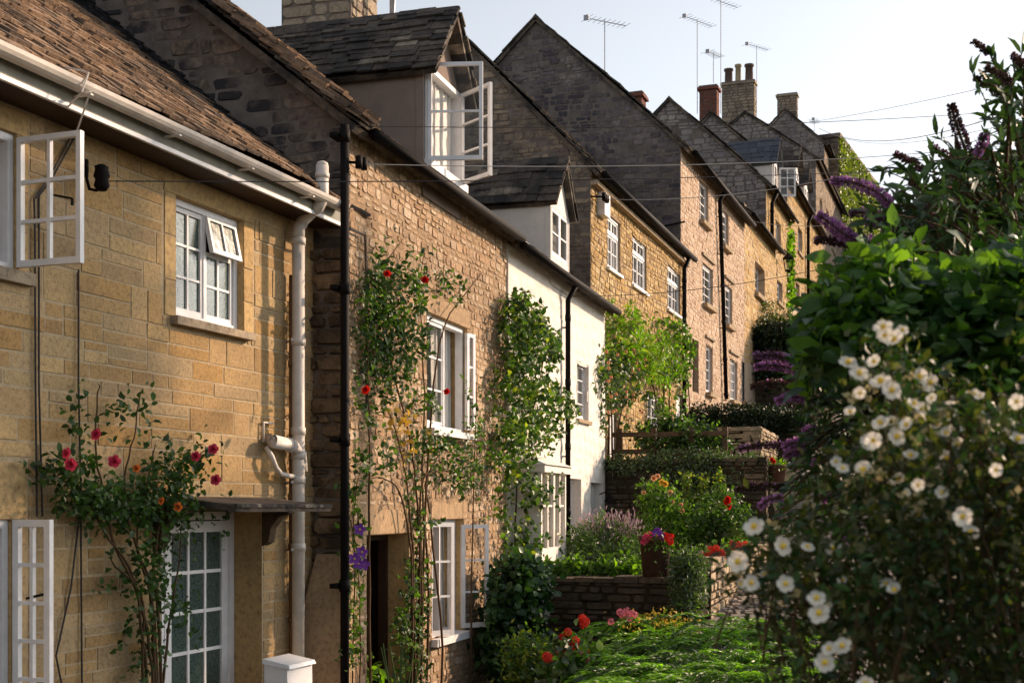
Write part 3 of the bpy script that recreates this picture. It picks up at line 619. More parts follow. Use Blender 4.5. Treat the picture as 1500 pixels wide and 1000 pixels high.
for z in (1.36, -0.35, 0.2): mb.box(u_ - 0.085, u_ + 0.085, -0.10, -0.088, z - 0.012, z + 0.012); mb.box(u_ - 0.01, u_ + 0.01, -0.09, 0, z - 0.01, z + 0.01)
soil = A.build(mb, 'soil_pipe', M['pvc'], True)
mb = MB(); b1 = [pp(A, 393, 643, 0.03), pp(A, 400, 646, 0.12), pp(A, 428, 652, 0.12), pp(A, 440, 664, 0.115), pp(A, 442, 690, 0.11)]
mb.tube([(u, -o_, z) for u, o_, z in b1], [0.05, 0.055, 0.05, 0.05, 0.05], 12)
mb.tube([(b1[2][0] - 0.05, -0.12, b1[2][2] + 0.002), (b1[2][0] - 0.02, -0.12, b1[2][2] - 0.003)], 0.06, 12)
b2 = [pp(A, 390, 655, 0.05), pp(A, 398, 668, 0.1), pp(A, 404, 684, 0.1), pp(A, 412, 694, 0.1), pp(A, 424, 697, 0.1), pp(A, 436, 698, 0.1)]
mb.tube([(u, -o_, z) for u, o_, z in b2], 0.021, 8)
b3 = [pp(A, 386, 648, 0.03), pp(A, 386, 618, 0.03), pp(A, 400, 620, 0.03)]; mb.tube([(u, -o_, z) for u, o_, z in b3], 0.01, 6)
A.build(mb, 'branch_pipe', M['pvc'], True)
mb = MB(); u3 = A.uz(427, 600, 0.05)[0]; mb.tube([(u3, -0.05, 1.9), (u3, -0.05, -2.1)], 0.022, 8)
for z in (1.2, 0.1, -0.3, -0.9): mb.tube([(u3, -0.05, z), (u3, -0.05, z - 0.05)], 0.03, 8)
A.build(mb, 'old_iron_pipe', M['rust'], True)
# insulator hook and cables on the wall
mb = MB(); i0 = pp(A, 128, 240, 0.02); P_ = [pp(A, 128, 245, 0.03), pp(A, 127, 262, 0.05), pp(A, 131, 277, 0.09), pp(A, 141, 279, 0.13), pp(A, 149, 270, 0.16)]
mb.tube([(u, -o_, z) for u, o_, z in P_], 0.011, 6); q_ = P_[-1]; mb.lathe((q_[0], -q_[1], q_[2] - 0.01), [(0.03, -0.03), (0.05, 0), (0.04, 0.04), (0.052, 0.06), (0.042, 0.10), (0.045, 0.12), (0.02, 0.135)], 12)
mb.box(P_[0][0] - 0.012, P_[0][0] + 0.012, -0.03, 0.0, P_[0][2] - 0.06, P_[0][2] + 0.05)
A.build(mb, 'insulator', M['black'], True)
INS = A.world(q_[0], q_[1], q_[2] + 0.02)
mb = MB()
for pts in ([(50, 290), (51, 330), (52, 560), (54, 756)], [(57, 285), (57, 560), (62, 756)], [(115, 395), (115, 560), (118, 700), (120, 1000)], [(118, 740), (104, 860), (82, 960), (90, 1000)], [(106, 196), (78, 250), (52, 290)], [(110, 200), (76, 262), (57, 287)]):
    mb.tube([(lambda p: (p[0], -0.022, p[2]))(pp(A, x, y_, 0.022)) for x, y_ in pts], 0.0065, 5)
A.build(mb, 'wall_cable', M['cable'])
mb = MB(); g_ = pp(A, 133, 135, 0.44)
mb.tube([(g_[0], -0.44, g_[2]), (g_[0] - 0.03, -0.46, 2.44), pp(A, 113, 190, 0.30)[:1] + (-0.30, 2.25)], 0.006, 5); mb.tube([(g_[0] - 0.05, -0.3, 2.60), (g_[0] - 0.02, -0.44, 2.56), (g_[0] - 0.08, -0.44, 2.43), (g_[0] - 0.04, -0.30, 2.36)], 0.006, 5)
A.build(mb, 'cord', M['pvc'])

# ---- cottage with the big dormer
B = House((-1.39, 11.0), 0.293, -2.2, 'dormer_cottage', 'rough stone cottage with climbing rose and tall slated dormer, windows thrown open', 'house', 'stone cottages of the terrace')
LB = (15.5 - 11.0) / B.t.y
BT = 0.80; Bev = 3.30
bd = (B.uz(537, 850)[0], B.uz(597, 850)[0], -2.2, -0.25)
bw1 = (B.uz(625, 500)[0], B.uz(684, 500)[0], 0.78, 1.93)
bw2 = (B.uz(632, 800)[0], B.uz(679, 800)[0], -1.33, -0.13)
mb = MB(); HB = [bd, bw1, bw2]
backing(mb, front, 0, LB, -2.2, Bev + 0.05, HB, 1, 2, 3, 0.3, 1.3)
lint = [grow(bd, 0.22, 0.02, 0, 0.24), (bw2[0] - 0.03, bw2[1] + 0.12, bw2[3], bw2[3] + 0.2), (bw1[0] - 0.1, bw1[1] + 0.1, bw1[3], bw1[3] + 0.2)]
lint[0] = (bd[0] - 0.02, bd[1] + 0.14, bd[2], bd[3] + 0.24)
stones(mb, front, 0, LB, -2.2, Bev, HB + [(bd[0] - 0.2, bd[1] + 0.14, bd[3], bd[3] + 0.24), (bd[1], bd[1] + 0.14, bd[2], bd[3])] + lint[1:], **RUB)
B.build(mb, 'wall', [M['rubble'], M['rubble_mortar'], M['dressed'], M['dark']])
mb = MB(); mb.box(bd[0] + 0.002, bd[0] + 0.05, 0.2, 0.28, bd[2], bd[3] - 0.003); mb.box(bd[1] - 0.05, bd[1] - 0.002, 0.2, 0.28, bd[2], bd[3] - 0.003); mb.box(bd[0] + 0.05, bd[1] - 0.05, 0.2, 0.28, bd[3] - 0.06, bd[3] - 0.003)
mb.beam((bd[0] + 0.1, 0.29, -1.2), (bd[1] - 0.3, 0.85, -1.2), 0.04, 1.85, mi=0)
dd = B.build(mb, 'door', M['doorwood'])
mb = MB(); stone(mb, front, bd[0] - 0.2, bd[1] + 0.13, bd[3], bd[3] + 0.23, 0.012, 0.006, 0.003, False); mb.build('lintel', M['dressed_tan'], dd)
mb = MB(); z = bd[2]
while z < bd[3] - 0.05: e = min(z + random.uniform(0.3, 0.5), bd[3]); stone(mb, front, bd[1], bd[1] + 0.135, z, e - 0.01, 0.012, 0.006, 0.004, False); z = e
mb.build('jamb', M['dressed_tan'], dd)
mb = MB(); mb.box(bd[0] + 0.30, bd[0] + 0.325, 0.30, 0.33, bd[2], bd[3] - 0.1); mb.box(bd[0] + 0.245, bd[0] + 0.257, 0.30, 0.33, bd[2], bd[3] - 0.1); mb.build('door_edge', M['white'], dd)
w = window(B, bw1, 2, 1, 3, rec=0.05, opened=(1,), curtain=[(0.0, 0.3), (0.5, 1.0)], sill=(0.10, 0.06, 0.05, 'white'), fr=0.05)
mb = MB(); stone(mb, front, bw1[0] - 0.1, bw1[1] + 0.1, bw1[3], bw1[3] + 0.19, 0.012, 0.006, 0.003, False); mb.build('lintel', M['dressed_tan'], w)
o, gl = casement(w, (bw1[1] - 0.03, 0.0), (0.97, -0.22), 0.17, bw1[2] + 0.05, bw1[3] - 0.05, 1, 3); gl.build('casement_pane', M['clear'], w)
w = window(B, bw2, 2, 1, 3, rec=0.10, opened=(0, 1), curtain=[(0.0, 0.12), (0.5, 1.0)], sill=(0.08, 0.07, 0.03, 'white'), fr=0.045)
mb = MB(); stone(mb, front, bw2[0] - 0.03, bw2[1] + 0.11, bw2[3], bw2[3] + 0.19, 0.012, 0.006, 0.003, False); mb.build('lintel', M['dressed_tan'], w)
o, gl = casement(w, (bw2[0] + 0.02, 0.04), (0.84, -0.45), 0.34, bw2[2] + 0.03, bw2[3] - 0.03, 1, 3); gl.build('casement_pane', M['clear'], w)
o, gl = casement(w, (bw2[1] - 0.02, 0.02), (0.72, -0.69), 0.33, bw2[2] + 0.03, bw2[3] - 0.06, 1, 3); gl.build('casement_pane', M['clear'], w)
RY = 2.8
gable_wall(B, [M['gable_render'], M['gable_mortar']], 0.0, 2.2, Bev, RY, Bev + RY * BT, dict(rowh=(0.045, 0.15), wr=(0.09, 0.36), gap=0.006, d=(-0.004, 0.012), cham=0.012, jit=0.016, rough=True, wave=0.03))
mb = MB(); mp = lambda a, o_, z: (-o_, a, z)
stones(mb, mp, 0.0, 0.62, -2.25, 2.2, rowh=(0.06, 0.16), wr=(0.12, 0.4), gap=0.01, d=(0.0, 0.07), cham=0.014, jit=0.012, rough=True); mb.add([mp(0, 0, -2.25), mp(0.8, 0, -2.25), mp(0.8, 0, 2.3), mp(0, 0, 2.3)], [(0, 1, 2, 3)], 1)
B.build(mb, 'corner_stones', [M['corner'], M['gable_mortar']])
mb = MB()   # chamfered plinth at the corner
mb.hexa([(-0.22, -0.03, -2.2), (0.10, -0.03, -2.2), (0.10, 0.30, -2.2), (-0.22, 0.30, -2.2)], [(-0.22, -0.03, -0.80), (0.10, -0.03, -0.80), (0.10, 0.30, -0.80), (-0.22, 0.30, -0.80)])
mb.hexa([(-0.22, -0.03, -0.80), (0.10, -0.03, -0.80), (0.10, 0.30, -0.80), (-0.22, 0.30, -0.80)], [(-0.03, -0.025, -0.40), (0.10, -0.025, -0.40), (0.10, 0.28, -0.40), (-0.03, 0.28, -0.40)])
B.build(mb, 'corner_plinth', M['dressed_tan'])
main_roof(B, 0, LB, 0.14, Bev, RY, Bev + RY * BT, M['mossy'], 0.10, (0.12, 0.3), over0=0.15)
mb = MB(); _sl = BT; _B = Vector((0, 1, _sl)).normalized(); _N = Vector((0, -_sl, 1)).normalized(); _L = math.hypot(RY + 0.14, (RY + 0.14) * _sl)
for k in range(3): slates(mb, Vector((-0.20 + 0.02 * k, -0.14, Bev - 0.14 * _sl)) + _N * (0.03 + 0.028 * k), (1, 0, 0), _B, 0.42 - 0.06 * k, _L, 0.11, (0.12, 0.3), wave=0.03)
B.build(mb, 'verge_slates', M['slate'])
mb = MB(); mb.tube([(0.1, -0.20, Bev - 0.13), (LB + 0.02, -0.20, Bev - 0.11)], 0.052, 10); B.build(mb, 'gutter', M['black'], True)
mb = MB(); mb.add([(0, 5.6, -2.2), (LB, 5.6, -2.2), (LB, 5.6, Bev), (0, 5.6, Bev)], [(0, 1, 2, 3)]); B.build(mb, 'rear_wall', M['gable_mortar'])
up = B.uz(505, 500, 0.1)[0]
mb = MB(); mb.tube([(up, -0.10, B.uz(505, 183, 0.1)[1]), (up, -0.10, -2.2)], 0.036, 10)
for z in (3.1, 1.85, 0.6, -0.6): mb.tube([(up, -0.10, z), (up, -0.10, z - 0.1)], 0.044, 10); mb.box(up - 0.08, up + 0.08, -0.06, 0, z - 0.07, z - 0.03)
B.build(mb, 'downpipe', M['black'], True)
mb = MB(); P_ = [pp(B, 512, 335, 0.05), pp(B, 535, 345, 0.05), pp(B, 537, 410, 0.05), pp(B, 537, 600, 0.05)]; mb.tube([(u, -o_, z) for u, o_, z in P_], 0.012, 6); B.build(mb, 'wall_cable', M['cable'])
mb = MB(); z = B.uz(520, 234, 0.2)[1]
mb.tube([(up + 0.02, -0.1, z), (up + 0.08, -0.2, z)], 0.012, 6); mb.tube([(up + 0.06, -0.2, z - 0.05), (up + 0.06, -0.2, z + 0.05)], 0.03, 8); mb.tube([(up + 0.12, -0.22, z - 0.05), (up + 0.12, -0.22, z + 0.05)], 0.028, 8); B.build(mb, 'insulator', M['black'], True)
INB = B.world(up + 0.14, 0.24, z); INB2 = B.world(up + 0.05, 0.15, z + 0.3)
# dormer
uc = (B.uz(617, 150)[0] + B.uz(672, 150)[0]) / 2; hw = (B.uz(672, 150)[0] - B.uz(617, 150)[0]) / 2
dw = (uc - hw + 0.04, uc + hw - 0.04, 3.38, 4.36)
d = dormer(B, uc, hw, 3.05, 4.36, 5.04, Bev, BT, 'render', 'mossy', dw, 0.075, y0=-0.02)
mb = MB(); fr = 0.05; mb.box(dw[0], dw[0] + fr, -0.05, 0.06, dw[2], dw[3]); mb.box(dw[1] - fr, dw[1], -0.05, 0.06, dw[2], dw[3]); mb.box(dw[0] + fr, dw[1] - fr, -0.05, 0.06, dw[3] - fr, dw[3]); mb.box(dw[0] - 0.02, dw[1] + 0.06, -0.10, 0.06, dw[2] - 0.05, dw[2] + 0.03)
mb.build('window_frame', M['white'], d)
c = MB(); n = 40
vs = []
for i in range(n + 1): a = dw[0] + 0.05 + (dw[1] - dw[0] - 0.1) * i / n; yy = 0.045 + 0.015 * math.sin(i * 1.7); vs += [(a, yy, dw[2] + 0.03), (a, yy, dw[3] - 0.05)]
c.add(vs, [(2 * i, 2 * i + 2, 2 * i + 3, 2 * i + 1) for i in range(n)]); c.build('curtain', M['curtain'], d, True)
mb, gl = MB(), MB(); tv = lambda wx, wy: (wx * B.t.x + wy * B.t.y, -(wx * B.n.x + wy * B.n.y))      # world dir -> local
leaf_frame(mb, gl, (dw[0] + 0.02, -0.05), tv(1.0, -0.06), 0.54, dw[2] + 0.02, dw[3] - 0.0, 1, 2, 0.036, 0.02); mb.build('casement', M['white'], d); gl.build('casement_pane', M['clear'], d)
mb, gl = MB(), MB(); leaf_frame(mb, gl, (dw[1] - 0.03, -0.05), tv(0.62, -0.78), 0.52, dw[2] + 0.02, dw[3] - 0.0, 1, 3, 0.036, 0.02); mb.build('casement', M['white'], d); gl.build('casement_pane', M['clear'], d)
# chimney at the far end of this cottage
cu = (15.6 - 11.0) / B.t.y
chimney(B, cu, cu + 0.85, 2.05, 3.0, 4.4, 6.9, M['chimney'], M['gable_mortar'])
mb = MB(); mb.tube([(cu + 0.5, 1.98, 5.9), (cu + 0.5, 1.7, 6.0), (cu + 0.5, 1.66, 6.6)], 0.02, 6); mb.tube([(cu + 0.7, 1.98, 6.0), (cu + 0.7, 1.78, 6.05), (cu + 0.7, 1.78, 6.9)], 0.03, 6); B.build(mb, 'aerial_bracket', M['alu'])

# ---- white cottage
Cc = House(tuple((B.P0 + B.t * LB)), 0.293, -0.75, 'limewashed_cottage', 'white limewashed cottage with small slated dormer and black drainpipe', 'house', 'stone cottages of the terrace')
LC = (20.85 - 15.5) / Cc.t.y; Cev = 3.24
cw1 = hole(Cc, 845, 862, 527, 613); cw2 = hole(Cc, 834, 851, 700, 775); cd = hole(Cc, 865, 882, 706, 800)
cd = (cd[0], cd[1], -0.75, cd[3])
mb = MB(); HC = [cw1, cw2, cd]
backing(mb, front, 0, LC, -2.4, Cev + 0.1, HC, 0, 0, 1, 0.22, 1.2)
Cc.build(mb, 'wall', [M['limewash'], M['dark']])
mb = MB(); mb.add([(0.0, 0.01, -2.4), (0.0, -0.03, -2.4), (0.0, -0.03, Cev), (0.0, 0.01, Cev)], [(0, 1, 2, 3)])
stones(mb, front, 0.0, LC, -2.4, Cev, HC, rowh=(0.14, 0.26), wr=(0.2, 0.7), gap=0.0, d=(0.002, 0.007), cham=0.05, jit=0.03, rough=True, wave=0.05); Cc.build(mb, 'limewashed_stonework', M['limewash'], True)
window(Cc, cw1, 1, 2, 4, rec=0.07, curtain=[(0, 1)], sill=(0.05, 0.05, 0.05, 'wallstone'), fr=0.04)
window(Cc, cw2, 1, 2, 3, rec=0.13, fr=0.04, curtain=[(0, 0.4)]); 
mb = MB(); mb.box(cd[0] + 0.01, cd[1] - 0.01, 0.14, 0.18, cd[2], cd[3] - 0.01)
for i in range(6): x = cd[0] + 0.03 + (cd[1] - cd[0] - 0.06) * i / 6; mb.box(x, x + (cd[1] - cd[0]) / 6 - 0.02, 0.128, 0.14, cd[2] + 0.05, cd[3] - 0.05)
Cc.build(mb, 'door', M['white'])
# bay window
b0, b1 = Cc.uz(784, 760, 0.3)[0], Cc.uz(821, 760, 0.3)[0]; bz0, bz1 = -0.62, 0.42
mb = MB(); mb.box(b0, b1, -0.38, 0.0, bz0 - 0.6, bz0 + 0.12); mb.box(b0 - 0.04, b1 + 0.04, -0.43, 0.0, bz1, bz1 + 0.09)
for i in range(5): x = b0 + (b1 - b0 - 0.05) * i / 4; mb.box(x, x + 0.05, -0.375, -0.32, bz0 + 0.12, bz1)
for z in (bz0 + 0.62,): mb.box(b0, b1, -0.36, -0.33, z, z + 0.025)
mb.box(b0, b0 + 0.05, -0.32, -0.0, bz0 + 0.12, bz1)
bay = Cc.build(mb, 'bay_window', M['limewash']); g = MB(); g.box(b0 + 0.02, b1 - 0.02, -0.345, -0.34, bz0 + 0.1, bz1 - 0.01); g.build('pane', M['clear'], bay)
c = MB(); c.box(b0 + 0.05, b1 - 0.03, -0.2, -0.18, bz0 + 0.12, bz1 - 0.01); c.build('curtain', M['curtain'], bay)
mb = MB(); mb.hexa([(b0 - 0.06, -0.46, bz1 + 0.09), (b1 + 0.06, -0.46, bz1 + 0.09), (b1 + 0.06, 0, bz1 + 0.09), (b0 - 0.06, 0, bz1 + 0.09)], [(b0 + 0.1, -0.03, bz1 + 0.26), (b1 - 0.1, -0.03, bz1 + 0.26), (b1 - 0.1, 0, bz1 + 0.26), (b0 + 0.1, 0, bz1 + 0.26)]); mb.build('bay_roof', M['limewash'], bay)
main_roof(Cc, 0, LC, 0.16, Cev, 2.8, Cev + 2.8 * 0.70, M['mossy'], 0.15, (0.16, 0.34), over0=0.0)
mb = MB(); mb.tube([(0.0, -0.215, Cev - 0.13), (LC + 0.05, -0.215, Cev - 0.12)], 0.052, 10); Cc.build(mb, 'gutter', M['black'], True)
mb = MB(); mb.add([(0, 5.6, -2.2), (LC, 5.6, -2.2), (LC, 5.6, Cev), (0, 5.6, Cev)], [(0, 1, 2, 3)]); Cc.build(mb, 'rear_wall', M['gable_mortar'])
up = Cc.uz(832, 600, 0.08)[0]; downpipe(Cc, [(up, 0.2, Cev - 0.15), (up, 0.08, Cev - 0.35), (up, 0.08, -1.2)], 0.036, M['black'])
uc = Cc.uz(818, 300)[0]; hw = Cc.uz(831, 300)[0] - uc
dwn = (uc - hw + 0.06, uc + hw - 0.06, 3.40, 4.05)
d = dormer(Cc, uc, hw, 3.0, 4.16, 4.78, Cev, 0.70, 'limewash', 'mossy', dwn, 0.12, y0=-0.02, ovf=0.10, ovs=0.07)
mb, gl = MB(), MB(); lw = (dwn[1] - dwn[0]) / 2
for i in range(2): leaf_frame(mb, gl, (dwn[0] + lw * i, 0.0), (1, 0), lw, dwn[2], dwn[3], 1, 2, 0.05, 0.02)
mb.build('window_frame', M['white'], d); gl.build('pane', M['glass'], d); c = MB(); c.box(dwn[0], dwn[1], 0.1, 0.12, dwn[2], dwn[3]); c.build('curtain', M['curtain'], d)
# lantern by the door
def lantern(H, u, z, parent_name='wall_lantern', s=1.0):
    mb = MB(); mb.tube([(u, 0, z + 0.16 * s), (u, -0.10 * s, z + 0.2 * s), (u, -0.16 * s, z + 0.14 * s)], 0.01 * s, 6)
    mb.lathe((u, -0.16 * s, z - 0.12 * s), [(0.02 * s, -0.03 * s), (0.05 * s, 0), (0.052 * s, 0.012 * s)], 6); mb.lathe((u, -0.16 * s, z + 0.06 * s), [(0.09 * s, 0), (0.09 * s, 0.012 * s), (0.03 * s, 0.07 * s), (0.012 * s, 0.09 * s)], 6)
    for k in range(6): t = k * math.pi / 3; mb.tube([(u + 0.05 * s * math.cos(t), -0.16 * s + 0.05 * s * math.sin(t), z - 0.12 * s), (u + 0.08 * s * math.cos(t), -0.16 * s + 0.08 * s * math.sin(t), z + 0.06 * s)], 0.005 * s, 4)
    o = H.build(mb, parent_name, M['black']); g = MB(); g.lathe((u, -0.16 * s, z - 0.11 * s), [(0.045 * s, 0), (0.072 * s, 0.17 * s)], 6); g.build('lantern_glass', M['clear'], o)
ul = Cc.uz(887, 740, 0.1)[0]; lantern(Cc, min(ul, LC - 0.15), 0.02, s=1.1)

# ---- golden cottage with three white windows
D = House((1.26, 20.8), 0.342, 0.75, 'golden_cottage', 'golden rubble cottage with three white sash windows in a row under its eaves', 'house', 'stone cottages of the terrace')
LD = (28.0 - 20.8) / D.t.y; Dev = 5.50
dws = [hole(D, 889.5, 908, 297, 371), hole(D, 926, 946.5, 331, 402), hole(D, 977.5, 996, 374, 438)]
dws = [(a, b, 4.02 + 0.0, 4.93 + 0.0) for a, b, c_, d_ in dws]
dl = [(D.uz(948, 600)[0], D.uz(968, 600)[0], D.uz(948, 640)[1], D.uz(948, 575)[1]), (D.uz(990, 600)[0], D.uz(1001, 600)[0], 0.95, D.uz(990, 575)[1]), (D.uz(893, 600)[0], D.uz(906, 600)[0], 0.85, D.uz(893, 548)[1])]
mb = MB(); HD = dws + dl
backing(mb, front, 0, LD, -0.8, Dev + 0.05, HD, 1, 1, 2, 0.22, 1.2)
K = dict(RUB); K.update(rowh=(0.06, 0.12), wr=(0.09, 0.28), wave=0.04, d=(0.002, 0.016), gap=0.012)
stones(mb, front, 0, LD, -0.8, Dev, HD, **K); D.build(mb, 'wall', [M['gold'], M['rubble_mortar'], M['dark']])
for h in dws: window(D, h, 2, 2, 2, rec=0.04, transom=0.68, curtain=[(0, 0.35), (0.65, 1)], sill=(0.06, 0.045, 0.06, 'white'), fr=0.045)
window(D, dl[0], 2, 2, 2, rec=0.06, fr=0.05, curtain=[(0, 0.4)], sill=(0.06, 0.045, 0.06, 'white'))
for h in dl[1:]:
    mb = MB(); mb.box(h[0] + 0.01, h[1] - 0.01, 0.08, 0.13, h[2], h[3] - 0.01)
    n = 5
    for i in range(n): x = h[0] + 0.03 + (h[1] - h[0] - 0.06) * i / n; mb.box(x, x + (h[1] - h[0] - 0.06) / n - 0.015, 0.068, 0.08, h[2] + 0.05, h[3] - 0.06)
    D.build(mb, 'door', M['white'])
ua = D.uz(886, 300, 0.08)
mb = MB(); mb.box(ua[0] - 0.19, ua[0] + 0.16, -0.13, 0.0, ua[1] - 0.2, ua[1] + 0.17); D.build(mb, 'alarm_box', M['white'])
DT = 1.04; DR = 2.25
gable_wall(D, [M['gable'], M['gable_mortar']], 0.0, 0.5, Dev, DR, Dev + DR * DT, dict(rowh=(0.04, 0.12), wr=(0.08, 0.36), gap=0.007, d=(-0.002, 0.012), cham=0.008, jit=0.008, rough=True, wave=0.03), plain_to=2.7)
main_roof(D, 0, LD, 0.16, Dev, DR, Dev + DR * DT, M['mossy'], 0.18, (0.2, 0.4), over0=0.05)
mb = MB(); mb.tube([(0.0, -0.23, Dev - 0.19), (LD + 0.05, -0.23, Dev - 0.18)], 0.058, 10); D.build(mb, 'gutter', M['black'], True)
mb = MB(); mb.box(0, LD, -0.12, 0.0, Dev - 0.34, Dev - 0.27); D.build(mb, 'fascia', M['wallstone'])
up = D.uz(1002.5, 450, 0.09)[0]; downpipe(D, [(up, 0.2, Dev - 0.22), (up, 0.09, Dev - 0.45), (up, 0.09, 0.8)], 0.045, M['black'])
u9, z9 = D.uz(868, 280, 0.12); mb = MB(); mb.tube([(0.02, 0, z9), (0.10, -0.18, z9)], 0.015, 6)
for k in range(3): mb.tube([(0.08 + 0.1 * k, -0.2, z9 - 0.06), (0.08 + 0.1 * k, -0.2, z9 + 0.06)], 0.035, 8)
mb.box(0.02, 0.36, -0.22, -0.18, z9 - 0.02, z9 + 0.02); D.build(mb, 'insulator', M['black'], True); IND = D.world(0.3, 0.22, z9)
# ---- tall pinkish cottage
E = House((3.64, 28.0), 0.363, 2.6, 'tall_pink_cottage', 'tall three storey cottage of pinkish rubble with a big dark gable end', 'house', 'stone cottages of the terrace')
LE = (35.5 - 28.0) / E.t.y; Eev = 7.88
ew = [hole(E, 1024.5, 1037.4, 259, 321), hole(E, 1029, 1044, 383, 443), hole(E, 1033.7, 1043.6, 503, 574), hole(E, 1056, 1067, 303, 357), hole(E, 1062, 1072.5, 415, 474), hole(E, 1069, 1080, 524, 585), hole(E, 1086.5, 1097, 529, 587)]
ed = (E.uz(1014, 600)[0], E.uz(1023, 600)[0], 2.6, E.uz(1014, 495)[1])
mb = MB(); HE = ew + [ed]
backing(mb, front, 0, LE, 0.5, Eev + 0.05, HE, 1, 1, 2, 0.2, 1.2)
K = dict(RUB); K.update(rowh=(0.06, 0.12), wr=(0.08, 0.26), wave=0.04, gap=0.012, d=(0.001, 0.012))
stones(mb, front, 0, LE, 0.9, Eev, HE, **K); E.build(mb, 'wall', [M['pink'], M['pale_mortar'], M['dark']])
for i, h in enumerate(ew):
    window(E, h, 1 if i < 5 else 2, 2, 4, rec=0.07, curtain=[(0, 0.4), (0.6, 1)], sill=(0.12, 0.09, 0.0, 'wallstone'), fr=0.05)
    if i in (1, 2, 4, 5): mb = MB(); mb.box(h[0] - 0.12, h[1] + 0.12, -0.06, 0.0, h[3] + 0.14, h[3] + 0.20, j=0.005); E.build(mb, 'drip_mould', M['chimney'])
mb = MB(); mb.box(ed[0] + 0.02, ed[1] - 0.02, 0.1, 0.15, ed[2], ed[3] - 0.02); E.build(mb, 'door', M['doorwood'])
ER = 3.286; ET = (10.97 - Eev) / ER
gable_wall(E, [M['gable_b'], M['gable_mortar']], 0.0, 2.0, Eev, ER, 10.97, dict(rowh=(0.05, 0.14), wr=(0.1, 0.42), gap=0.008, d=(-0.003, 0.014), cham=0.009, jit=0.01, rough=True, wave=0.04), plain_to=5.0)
main_roof(E, 0, LE + 0.05, 0.18, Eev, ER, 10.97, M['mossy'], 0.2, (0.22, 0.42), over0=0.08)
mb = MB(); mb.tube([(0.3, -0.25, Eev - 0.19), (LE + 0.1, -0.25, Eev - 0.19)], 0.065, 10); E.build(mb, 'gutter', M['black'], True)
u5 = E.uz(1054.5, 400, 0.09)[0]; u6 = E.uz(1064, 580, 0.09)[0]; downpipe(E, [(u5, 0.22, Eev - 0.2), (u5, 0.09, Eev - 0.4), (u6, 0.09, 2.7)], 0.05, M['black'])
mb = MB(); stones(mb, front, 0.0, 0.001, 0, 0.001); y9, z9 = E.gy(992, 318); mb.tube([(-0.05, 0.5, 6.05), (-0.1, -0.12, 6.12)], 0.02, 6); E.build(mb, 'iron_bracket', M['black'])
mb = MB(); yb = 3.9; zb_ = Eev + (6.57 - yb) * ET
chm = chimney(E, 7.4, 7.9, 2.75, 3.25, 10.6, 11.35, M['brick'], M['gable_mortar'], brick=True)
aerial(E, 5.6, 3.29, 10.9, 2.0, L=1.2, ang=-0.75)

# ---- low cottage next up the hill
F = House(tuple(E.P0 + E.t * LE), 0.363, 3.4, 'low_cottage', 'low cottage with one deep white window beyond the tall pinkish one', 'house', 'stone cottages of the terrace')
LF = (40.9 - 35.5) / F.t.y; Fev = 8.0
fw = [hole(F, 1106, 1120, 381, 428)]
mb = MB(); backing(mb, front, 0, LF, 2.4, Fev + 0.3, fw, 1, 1, 2, 0.3, 1.2)
K.update(rowh=(0.1, 0.2), wr=(0.18, 0.45)); K2 = dict(K)
stones(mb, front, 0, LF, 4.0, Fev + 0.2, fw, **K2); F.build(mb, 'wall', [M['gold'], M['pale_mortar'], M['dark']])
window(F, fw[0], 2, 1, 3, rec=0.2, fr=0.07, curtain=[(0, 0.5)], sill=(0.12, 0.12, 0.08, 'wallstone'))
main_roof(F, 0, LF, 0.2, Fev + 0.2, 3.2, Fev + 0.2 + 3.2 * 0.85, M['mossy'], 0.24, (0.25, 0.45), over0=0.0)
mb = MB(); mb.tube([(0, -0.25, Fev - 0.02), (LF + 0.1, -0.25, Fev - 0.02)], 0.06, 8); F.build(mb, 'gutter', M['black'], True)

# ---- upper houses
def upper(name, label, P0, tn, base, Lu, ev, RYr, RZ, holes, wallm, gz, kwin=None, tiles='mossy', doorh=()):
    H = House(P0, tn, base, name, label, 'house', 'stone cottages of the terrace')
    mb = MB(); hs = list(holes(H)); backing(mb, front, 0, Lu, base - 1, ev + 0.05, hs, 1, 1, 2, 0.22, 1.2)
    KK = dict(RUB); KK.update(rowh=(0.09, 0.18), wr=(0.14, 0.4), gap=0.016, wave=0.04, d=(0.002, 0.016))
    stones(mb, front, 0, Lu, base, ev, hs, **KK); H.build(mb, 'wall', [wallm, M['pale_mortar'], M['dark']])
    for h in hs:
        if h in doorh: continue
        window(H, h, 1, 2, 3, rec=0.12, fr=0.07, curtain=[(0, 1)], sill=(0.08, 0.1, 0.08, 'wallstone'))
    gable_wall(H, [M['gable_hazed'], M['gable_mortar']], 0.0, base - 1, ev, RYr, RZ, dict(rowh=(0.08, 0.2), wr=(0.15, 0.5), gap=0.012, d=(-0.003, 0.018), cham=0.012, jit=0.012, rough=True, wave=0.04), plain_to=gz)
    main_roof(H, 0, Lu, 0.2, ev, RYr, RZ, M[tiles], 0.28, (0.28, 0.5), over0=0.08)
    mb = MB(); mb.tube([(0, -0.27, ev - 0.2), (Lu + 0.1, -0.27, ev - 0.2)], 0.05, 8); H.build(mb, 'gutter', M['black'], True)
    return H, hs
G, gh = upper('narrow_cottage', 'narrow cottage with slate-roofed white dormer above an arched doorway', (7.93, 40.5), 0.363, 5.2, 5.35, 10.17, 3.07, 13.07, lambda H: [hole(H, 1136, 1143.5, 320, 358), hole(H, 1138, 1146, 408, 440)], M['gold'], 8.5)
d = dormer(G, G.uz(1135.5, 240)[0], 0.62, 10.0, 11.15, 11.95, 10.17, 0.944, 'limewash', 'blue_slate', (G.uz(1135.5, 240)[0] - 0.5, G.uz(1135.5, 240)[0] + 0.5, 10.25, 11.1), 0.22)
uc = G.uz(1135.5, 240)[0]
